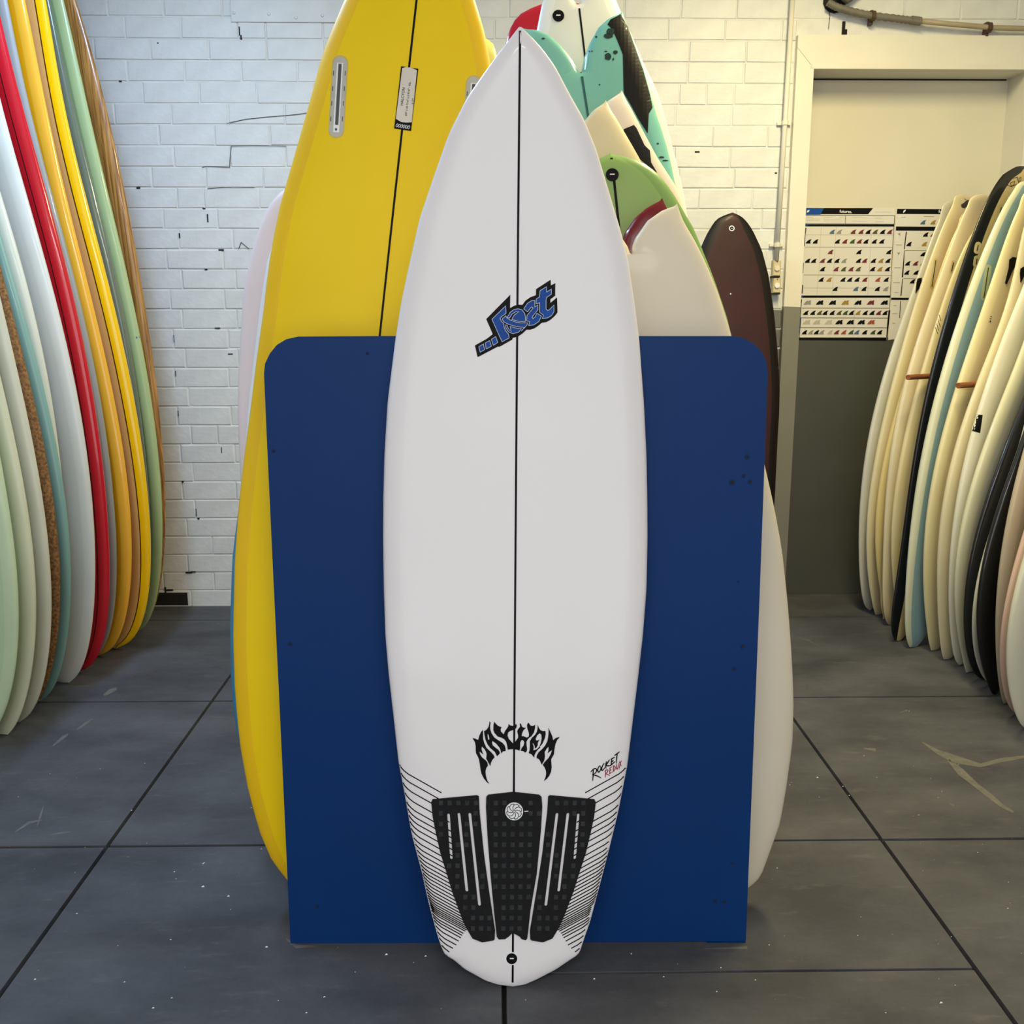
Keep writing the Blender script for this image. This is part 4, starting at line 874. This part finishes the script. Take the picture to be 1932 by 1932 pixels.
for x, y, rx, ry in ((1147, 107, 6.5, 6.5), (1161, 99, 4.5, 4), (1148, 68, 9, 5), (1152, 60, 8, 7), (1131, 160, 1.6, 1.6), (1112, 97, 1.4, 1.6), (1117, 97, 1.2, 1.5), (1125, 70, 2, 2), (1241, 271, 2.2, 1.6), (1248, 297, 5, 2), (1255, 303, 6, 1.4), (1143, 97, 3, 1.2), (1157, 112, 1.6, 2.6), (1025, 73, 3.5, 1.6)):
    P = [(px_+random.uniform(-.12, .12)*rx, py+random.uniform(-.12, .12)*ry) for px_, py in circle(x, y, rx, 14, ry)]; lay(S, 'ink_blotch', tri_region(P, (), 6), mat('blotch', '#16302e', .35), .0009)
ws = B('white_swallow', '#dcdcd0', .3); wsr = B('white_swallow_rail', '#e8e6da', .3)
S, M_, o = centre('surfboard', 2.71, 2.42, [(1091.5, 13), (1103, 113)], right=[(1150, -32), (1162, 0), (1170, 20), (1181, 43), (1198, 79.5), (1211, 113), (1228, 149), (1239.5, 166), (1248, 199), (1258, 232), (1268, 275), (1277.6, 311), (1287.5, 351), (1297.5, 411), (1306, 480), (1312, 600)],
    left=[(1038, -40), (1024, 0), (1019, 25), (1014, 50), (1008, 80), (995, 130), (975, 220), (955, 330), (940, 450), (930, 600)],
    inner_px=[(1091.5, 13), (1098, -4), (1112, -22), (1128, -36), (1146, -44)], mats=[ws, wsr, ws], A=-.02, group=GR, label='tall white swallow tail with a black plug behind the turquoise tail')
stringer(S, M_, 2.42, -.02, M_ink, 1.6, 2.215, .005); leash_plug(S, 1053.5, 30, 11)
rd = B('glossy_red', '#b5122a', .15, coat=.8)
centre('surfboard', 2.81, 2.44, [(1045, 0), (1075, 300)], left=[(1024, 3), (1002.7, 10), (983, 23), (966, 43), (955.6, 74.5), (948, 110), (935, 180), (920, 300), (912, 420)], mats=[rd, rd, rd], A=-.02, group=GR, tip=(1045, 1),
       label='glossy red rounded tail behind the left lobe of the white swallow tail')
# burgundy board by the wall
bur = mat('board_burgundy', '#260c0e', .5, .2, 2.5, coat=.05, spec=.3, col2='#341315'); burr = mat('board_burgundy_rail', '#0d0808', .45, .15, 8, coat=.1, spec=.3)
S, M_, o = centre('surfboard', 4.14, 1.78, [(1382, 402), (1384, 900)], right=[(1397, 406), (1410, 419), (1420, 434), (1437.6, 471.5), (1451, 523), (1461.5, 598), (1467, 660), (1471, 735), (1470, 780), (1467.5, 820), (1461.5, 946), (1450, 1040)],
    left=[(1367, 404), (1350.5, 414), (1334, 440.5), (1322, 467), (1312, 500), (1303, 560), (1297, 640), (1294, 735), (1296, 820), (1303, 946), (1315, 1040)], mats=[bur, burr, burr], A=.03, tip=(1382, 401.5), lean=.14, label='dark burgundy board with black rails leaning on the brick wall', band=.04)
leash_plug(S, 1380.5, 431, 4.2, ring=1.6); lay(S, 'wax_spot', tri_region(circle(1378.5, 554.5, 1.3, 8), (), 4), M_whitegl, .0006)

# ============================================================ LEFT RACK
G1 = 'boards standing in the rack along the left wall'
from_left = [
 ('mint green board nearest at the left edge of the picture', 3.06, 2.70, [(0, 832), (17, 952), (33, 1055), (41, 1138), (43, 1200), (35, 1262), (21, 1312), (0, 1345)], ['mint', '#b7d0a8', '#c3d6b0'], {}),
 ('pale cream board, second from the nearest mint one', 3.15, 2.72, [(0, 703), (18.6, 765), (39, 865), (58, 964), (68, 1055), (73, 1138), (70, 1200), (60, 1271), (37, 1316), (8, 1345)], ['leftcream', '#c9ccab', '#d2d2b4'], {}),
 ('greyish cream board in front of the brown cork-railed one', 3.25, 2.74, [(0, 560), (17, 600), (41, 724), (62, 815), (79, 915), (93, 1014), (101, 1097), (103, 1159), (97, 1221), (83, 1279), (58, 1320), (25, 1341)], ['leftgrey', '#c3c2ac', '#cfcdb8'], {}),
 ('board with a speckled brown cork rail', 3.34, 2.75, [(0, 497), (16.6, 546), (33, 605), (54, 699), (72.5, 782), (91, 869), (107.7, 973), (116, 1055), (119, 1118), (116, 1180), (105.6, 1229), (92, 1262)], ['cork', '#8a5f34', '#86592d'], {'cork': 1}),
 ('dusty teal board beside the brown cork-railed one', 3.43, 2.76, [(0, 427), (20, 503), (43, 570), (58, 620), (78.7, 703), (95, 778), (112, 857), (124, 931), (134.6, 1014), (138.7, 1097), (136.6, 1159), (126, 1213), (110, 1250), (89, 1279)], ['dustyteal', '#8fae9f', '#7fa79b'], {}),
 ('narrow ivory rail between the teal and the broad white board', 3.52, 2.75, [(0, 351), (20, 420), (45, 505), (60, 560), (74.5, 608), (89, 683), (103, 790), (117, 880), (124, 935), (130, 1010), (133, 1090), (130, 1160)], ['ivory', '#d8d6c0', '#dcdac6'], {}),
 ('broad white board standing before the red one', 3.62, 2.78, [(0, 205), (20, 258), (40, 325), (63, 397), (83, 470), (103, 546), (121, 620), (137, 683), (151, 766), (163, 832), (174, 906), (181, 993), (183, 1076), (182, 1130), (174, 1180), (157, 1221), (132, 1254), (99, 1271)], ['leftwhite', '#d3d2ca', '#d8d6cc'], {}),
 ('glossy bright red board', 3.73, 2.82, [(0, 79.5), (20, 139), (40, 205), (63, 265), (79.5, 318), (99, 391), (116, 447), (136, 530), (153, 608), (165.6, 683), (178, 757), (190.5, 832), (201, 906), (207, 973), (211, 1055), (210, 1118), (203, 1171), (186, 1213), (165.6, 1242), (141, 1258)], ['brightred', '#c00d20', '#c41024'], {'pin': '#2a0808'}),
 ('slim grey railed board just beyond the red one', 3.83, 2.82, [(0, 46), (20, 99), (43, 169), (66, 245), (89, 318), (109, 391), (129, 464), (149, 546), (164, 608), (178, 683), (192.5, 766), (205, 840), (215, 923), (223.6, 1014), (225.7, 1076), (221.5, 1130), (209, 1175), (190.5, 1205)], ['railgrey', '#8c8d88', '#989a95'], {}),
 ('orange-yellow board beyond the red one', 3.92, 2.86, [(16.6, 0), (36, 50), (60, 116), (83, 199), (103, 265), (126, 348), (139, 411), (159, 497), (179, 580), (190, 625), (203, 674), (215, 753), (228, 815), (240, 882), (248.5, 952), (252.6, 1014), (252, 1076), (244, 1130), (225.7, 1175), (199, 1209)], ['amber', '#efa510', '#f2b233'], {}),
 ('peach board with a dark pinline and yellow rail', 4.02, 2.86, [(23, 0), (50, 30), (76, 93), (99, 156), (122, 225), (139, 285), (159, 348), (176, 407), (195, 480), (215, 563), (228, 620), (240, 683), (257, 766), (269, 848), (279, 915), (286, 973), (289, 1035), (288, 1088), (279, 1138), (265, 1175), (240, 1200), (211, 1213)], ['peach', '#dcae68', '#f3c105'], {'pin': '#3a2a08', 'pinw': .005, 'band': .03}),
 ('glossy olive grey board before the light green one', 4.12, 2.84, [(60, 0), (86, 43), (113, 99), (132.5, 172), (149, 225), (169, 298), (185.5, 371), (205, 464), (225, 546), (239, 608), (252.6, 683), (265, 766), (275, 840), (283, 920), (286, 990)], ['olive', '#5c6a54', '#66715f'], {}),
 ('light green board next to the wooden one', 4.21, 2.88, [(102.7, 0), (122.6, 56), (142, 119), (162, 185), (182, 265), (199, 325), (215, 391), (232, 464), (248, 543), (262, 620), (273, 683), (288, 766), (300, 840), (307, 906), (310.5, 973), (308.5, 1035), (304, 1076), (296, 1118), (286, 1138)], ['palegreen', '#93a670', '#a9ba82'], {}),
 ('brown wood-grained longboard nearest the brick wall', 4.31, 2.9, [(144, 0), (162, 53), (179, 109), (195, 175), (212, 242), (228, 315), (245, 391), (262, 480), (272, 563), (281, 625), (296, 724), (306, 799), (313, 890), (315, 973), (314, 1035), (308, 1068)], ['wood', '#9a6a30', '#a8783a'], {'wood': 1}),
]
for lab, Y, L, pts, (nm, cf, crr), k in from_left:
    mf = B(nm, cf, .25 if nm in ('brightred', 'olive', 'amber') else .35, coat=.5 if nm in ('brightred', 'olive', 'amber', 'wood') else .2); mr = B(nm+'_rail', crr, .2 if nm in ('brightred', 'olive', 'amber', 'peach', 'wood') else .35, coat=.6 if nm in ('brightred', 'amber', 'peach', 'olive') else .25)
    ms = [mf, mr, mf]
    if 'wood' in k:
        mf = mat('wood_grain', '#7a4c1e', .35, .2, 5, coat=.4, stretch=(28, 28, .7), col2='#c28c48'); ms = [mf, mf, mf]
    if 'cork' in k:
        mf = mat('cork_speckle', '#5f3c1a', .6, .2, 120, col2='#a0713c'); ms = [B('teal_face', '#8fae9f', .4), mf, mf]
    if 'pin' in k: ms.append(mat('pin_'+nm, k['pin'], .4))
    S, M_, o = sided('longboard', Y, L, pts, 1, ms, lab, group=G1, pin=k.get('pinw', .004) if 'pin' in k else 0, band=k.get('band', .035))
    if nm in ('palegreen', 'wood'):
        x, y = ((260, 637) if nm == 'palegreen' else (281, 644))
        lay(S, 'tape_bit', tri_region([(x-4, y-2), (x+3, y-3), (x+4, y+1), (x-3, y+2.5)], (), 5), B('tape_blue', '#35618a', .5), .0006)

# ============================================================ RIGHT RACK
G2 = 'boards standing in the rack along the right wall'
cr1 = dict(theta=32, ax=.09, xb=1.85, W=.245, T=.054, A=.015)
right = [
 ('grey-white board deepest in the right rack, against the door', 4.53, 1.86, [(1777, 430), (1765, 448), (1757, 459), (1742, 485), (1729, 518), (1716, 552), (1704, 585), (1693, 620), (1684, 636), (1669, 683), (1658, 729), (1643, 793), (1638, 820), (1628, 874), (1619, 940), (1616, 1000), (1619, 1054), (1628, 1090), (1646, 1120)], ('#bdbcae', '#c8c6b6'), {}),
 ('cream square-tailed board with a dark crest near the posters', 4.455, 1.865, [(1813, 371), (1805, 386), (1795, 403), (1782, 426), (1766, 456), (1749, 494), (1738, 525), (1726, 558), (1716, 591), (1698, 650), (1680, 720), (1661, 820), (1643, 880), (1633, 955), (1631, 1015), (1637, 1069), (1652, 1114), (1664, 1135)], ('#dccdae', '#d8cda6'), {'endw': .045}),
 ('thin straw yellow rail, third from the door in the right rack', 4.38, 1.80, [(1775, 500), (1752, 558), (1742, 590), (1723, 655), (1700, 740), (1673, 820), (1655, 910), (1649, 1000), (1655, 1075), (1667, 1120), (1685, 1162)], ('#d9c078', '#d8c587'), {}),
 ('cream board with a dark fin slot left of the black-railed board', 4.305, 1.86, [(1856, 376), (1842, 386), (1825, 412), (1807, 441), (1790, 472), (1779, 499), (1766, 532), (1752, 558), (1739, 591), (1731, 620), (1716, 680), (1702, 740), (1682, 820), (1670, 895), (1664, 1000), (1669, 1075), (1679, 1126), (1694, 1165)], ('#dfd2b6', '#dcd0ae'), {}),
 ('cream board with black slashes touching the black-railed board', 4.23, 1.75, [(1835, 450), (1822, 466), (1799, 504), (1785, 535), (1776, 558), (1764, 595), (1750, 650), (1735, 705), (1718, 765), (1703, 820), (1688, 895), (1679, 985), (1682, 1054), (1694, 1114), (1724, 1177)], ('#ded2b2', '#dccf9f'), {}),
 ('tall yellowish board with a thick glossy black rail', 4.12, 1.985, [(1932, 319.5), (1915, 321.5), (1898, 328), (1882, 340), (1868, 353), (1858, 371), (1848, 393), (1840, 416), (1832, 439), (1822, 464), (1809, 495), (1799, 527), (1789, 565), (1774, 620), (1757, 691), (1742, 752), (1722, 836), (1715, 865), (1711, 940), (1709, 1030), (1718, 1090), (1738, 1150)], ('#dcc58a', '#131313'), {'s': .16, 'band': .05, 'pin': 0}),
 ('powder blue board with a cream rail', 4.02, 1.9, [(1932, 354), (1915, 362), (1900, 378), (1887, 397), (1874, 422), (1862, 447), (1852, 472), (1841, 497), (1826, 530), (1816, 563), (1806, 596), (1799, 620), (1768, 720), (1750, 793), (1738, 860), (1728, 905), (1717, 964), (1709, 1045), (1709, 1105), (1715, 1150), (1730, 1183), (1754, 1206)], ('#8fb0bb', '#d6d8bd'), {'s': .13, 'band': .022, 'bluef': 1}),
 ('cream board with a black teardrop just right of the blue one', 3.935, 1.84, [(1932, 406), (1915, 432), (1898, 462), (1882, 490), (1867, 518), (1852, 571), (1837, 620), (1819, 662), (1799, 729), (1777, 820), (1760, 880), (1745, 955), (1739, 1030), (1739, 1090), (1745, 1144), (1757, 1195), (1778, 1243)], ('#dccfa8', '#e0d6a8'), {}),
 ('cream board, second beyond the blue one, behind the lower peg', 3.825, 1.84, [(1932, 474), (1910, 526), (1893, 575), (1864, 648), (1840, 729), (1805, 820), (1787, 880), (1772, 970), (1765, 1060), (1765, 1120), (1769, 1180), (1781, 1234), (1787, 1252)], ('#ddd2b0', '#ddd3ae'), {}),
 ('white board with a square black band on its rail', 3.745, 1.84, [(1932, 526), (1910, 578), (1890, 628), (1864, 700), (1843, 764), (1829, 816), (1814, 880), (1796, 970), (1787, 1060), (1786, 1135), (1790, 1195), (1805, 1264)], ('#e2dec8', '#e3e0cc'), {}),
 ('pale bluish cream board in front of the black-banded white one', 3.665, 1.84, [(1932, 648), (1904, 706), (1881, 764), (1864, 822), (1844, 860), (1829, 905), (1808, 1000), (1799, 1075), (1798, 1150), (1804, 1225), (1820, 1285)], ('#cfcfbe', '#d8d6b6'), {}),
 ('black board with a sliver of white beside it', 3.585, 1.84, [(1932, 735), (1910, 793), (1895, 835), (1868, 898), (1841, 985), (1823, 1075), (1814, 1135), (1813, 1195), (1820, 1240), (1835, 1279), (1856, 1300)], ('#17171a', '#17171a'), {}),
 ('white sliver of a board between the two black ones', 3.515, 1.8, [(1880, 960), (1860, 1010), (1844, 1075), (1832, 1135), (1828, 1195), (1835, 1240), (1856, 1291)], ('#d2d1c2', '#d2d1c2'), {}),
 ('second black board, nearer, with fine pinstripes', 3.445, 1.84, [(1932, 800), (1904, 880), (1868, 988), (1847, 1075), (1838, 1135), (1837, 1180), (1843, 1234), (1859, 1282), (1883, 1312)], ('#141416', '#141416'), {}),
 ('beige board in front of the pinstriped black one', 3.36, 1.84, [(1932, 838), (1913, 895), (1898, 964), (1883, 1060), (1874, 1135), (1873, 1195), (1877, 1255), (1883, 1300)], ('#b8ab93', '#bfb29b'), {}),
 ('pink-railed board, second nearest in the right rack', 3.27, 1.84, [(1932, 988), (1916, 1042), (1895, 1114), (1883, 1195), (1880, 1240), (1883, 1285), (1895, 1345), (1907, 1363)], ('#e3d3c4', '#e0bfb2'), {}),
 ('pale cream board nearest at the right edge of the picture', 3.17, 1.84, [(1932, 1036), (1910, 1105), (1897, 1174), (1892, 1240), (1897, 1300), (1907, 1342), (1925, 1381)], ('#d5d4c2', '#dad8c0'), {}),
]
RS = {}
for i, (lab, Y, L, pts, (cf, crr), k) in enumerate(right):
    mf = B('right_%s' % cf[1:], cf, .38, coat=.2); mr = B('right_rail_%s' % crr[1:], crr, .3, coat=.4)
    kw = dict(cr1); kw['s'] = k.get('s'); kw['band'] = k.get('band', .035); kw['endw'] = k.get('endw', 0)
    S, M_, o = sided('surfboard', Y, L, pts, -1, [mf, mr, mr if 'tall' in lab else mf], lab, group=G2, **kw); RS[i] = S
M_slotd = mat('slot_dark', '#2c2b28', .5); M_halo = mat('fin_box_halo', '#cdbd8c', .35, .05); M_halo2 = mat('fin_box_halo_green', '#c3cda2', .35, .05)
def slotbox(S, a, b, wd, mh, w2=1.5):
    o = lay(S, 'fin_box', tri_region(capsule(a, b, wd), (), 8), mh, .0005)
    if o: lay(S, 'fin_slot', stroke(dense([a, b], 8), w2), M_slotd, .0010, parent=o)
slotbox(RS[1], (1765.5, 491), (1758, 541), 8, M_halo); slotbox(RS[3], (1799, 495), (1795, 512), 8, M_halo, 2)
slotbox(RS[6], (1864.5, 505), (1856, 562), 12, M_halo2, 1.7)
for a, b in (((1889, 391), (1886.5, 401)), ((1845.5, 462), (1843, 473)), ((1843, 488), (1841.5, 499))): slotbox(RS[5], a, b, 12, M_halo, 1.8)
lay(RS[1], 'crest', tri_region([(1822, 379), (1827, 377), (1828, 383), (1826, 389), (1819, 393), (1814, 391), (1813, 386), (1818, 383)], (), 5), M_slotd, .0008)
V, F = join([stroke(q, .8) for q in ([(1819, 375), (1823, 377)], [(1824, 377.5), (1829, 379)])]); lay(RS[1], 'lettering', (V, F), M_slotd, .0009)
def tear(S, P, nm='black_insert'): lay(S, nm, tri_region(P, (), 6), M_plug, .0006, .004)
tear(RS[0], [(1738, 524), (1731, 526), (1729, 533), (1727, 553), (1730, 548), (1738, 540)])
tear(RS[7], [(1903, 505), (1904, 490), (1910, 485), (1917, 486), (1920, 492), (1917, 498), (1909, 510), (1903, 524), (1898, 536), (1896, 534)])
tear(RS[8], [(1924, 516), (1925, 507), (1931, 503), (1938, 506), (1938, 513), (1930, 522), (1925, 533)])
V, F = join([stroke(dense(q, 4), 1.0) for q in ([(1770, 575), (1771, 590), (1775, 606)], [(1766.5, 583), (1768, 598), (1774, 617)], [(1764, 592), (1766, 606), (1771, 624)], [(1761, 600), (1764, 614), (1769, 630)])]); lay(RS[4], 'black_slash', (V, F), M_ink, .0007)
V, F = join([stroke(dense(q, 4), 1.0) for q in ([(1746, 572), (1747, 580), (1744, 588), (1742, 594)], [(1750, 566), (1751, 573)])]); lay(RS[3], 'script_mark', (V, F), M_ink, .0007)
V, F = join([stroke(q, 1.1, True) for q in ([(1901, 340), (1919, 334), (1922, 346), (1908, 352), (1901, 350)], [(1906, 345), (1914, 342), (1913, 349), (1907, 350)], [(1922, 337), (1926, 334), (1926, 340), (1923, 343)])]); lay(RS[5], 'maker_mark', (V, F), M_slotd, .0008)
lay(RS[9], 'black_band', tri_region([(1833, 781), (1854, 783), (1849, 817), (1829, 812)], (), 5), M_black, .0008)
for S_, x, y in ((RS[7], 1868, 597), (RS[8], 1922, 570)):
    V, F = join([stroke([(x+a, y+b), (x+a+c, y+b+d)], 1.3) for a, b, c, d in ((0, 0, 3.5, 1), (-1, 4, 3.5, .6), (0, 7, 1, 3), (-2, 10, 4, .5))]); lay(S_, 'script_mark', (V, F), M_ink, .0008)
V, F = join([stroke([(x, y), (x+3.5, y+13)], 1.1) for x, y in ((1673, 1131), (1676, 1138), (1679, 1143), (1682, 1146))]); lay(RS[2], 'black_slash', (V, F), M_ink, .0008)
# pegs
M_dowel = mat('dowel_wood', '#8a5230', .5, .15, 12)
for lab, x, y, Y, hwid in (('upper reddish dowel peg sticking out before the cream boards', 1713, 712, 4.178, .016), ('lower reddish dowel peg sticking out right of the blue board', 1808, 727.5, 3.88, .0165)):
    th = math.radians(32); xl = Vector((math.cos(th), math.sin(th), 0)); Mp = frame((1.85, Y, 0), xl, (.09, 0, 1)); u, v = px_uv(Mp, 1.84, .015, x, y)
    p = Mp @ Vector((u, rocker(v, 1.84, .015), v)); ln = (XR-p.x)/math.cos(th)
    V, F = tube_vf([(0, 0, 0), (ln*math.cos(th), ln*math.sin(th), 0)], hwid/1.5, 14); o = mesh('dowel_peg', V, F, M_dowel, smooth=False, loc=p); tag(o, lab, 'peg', 'pegs of the right rack')
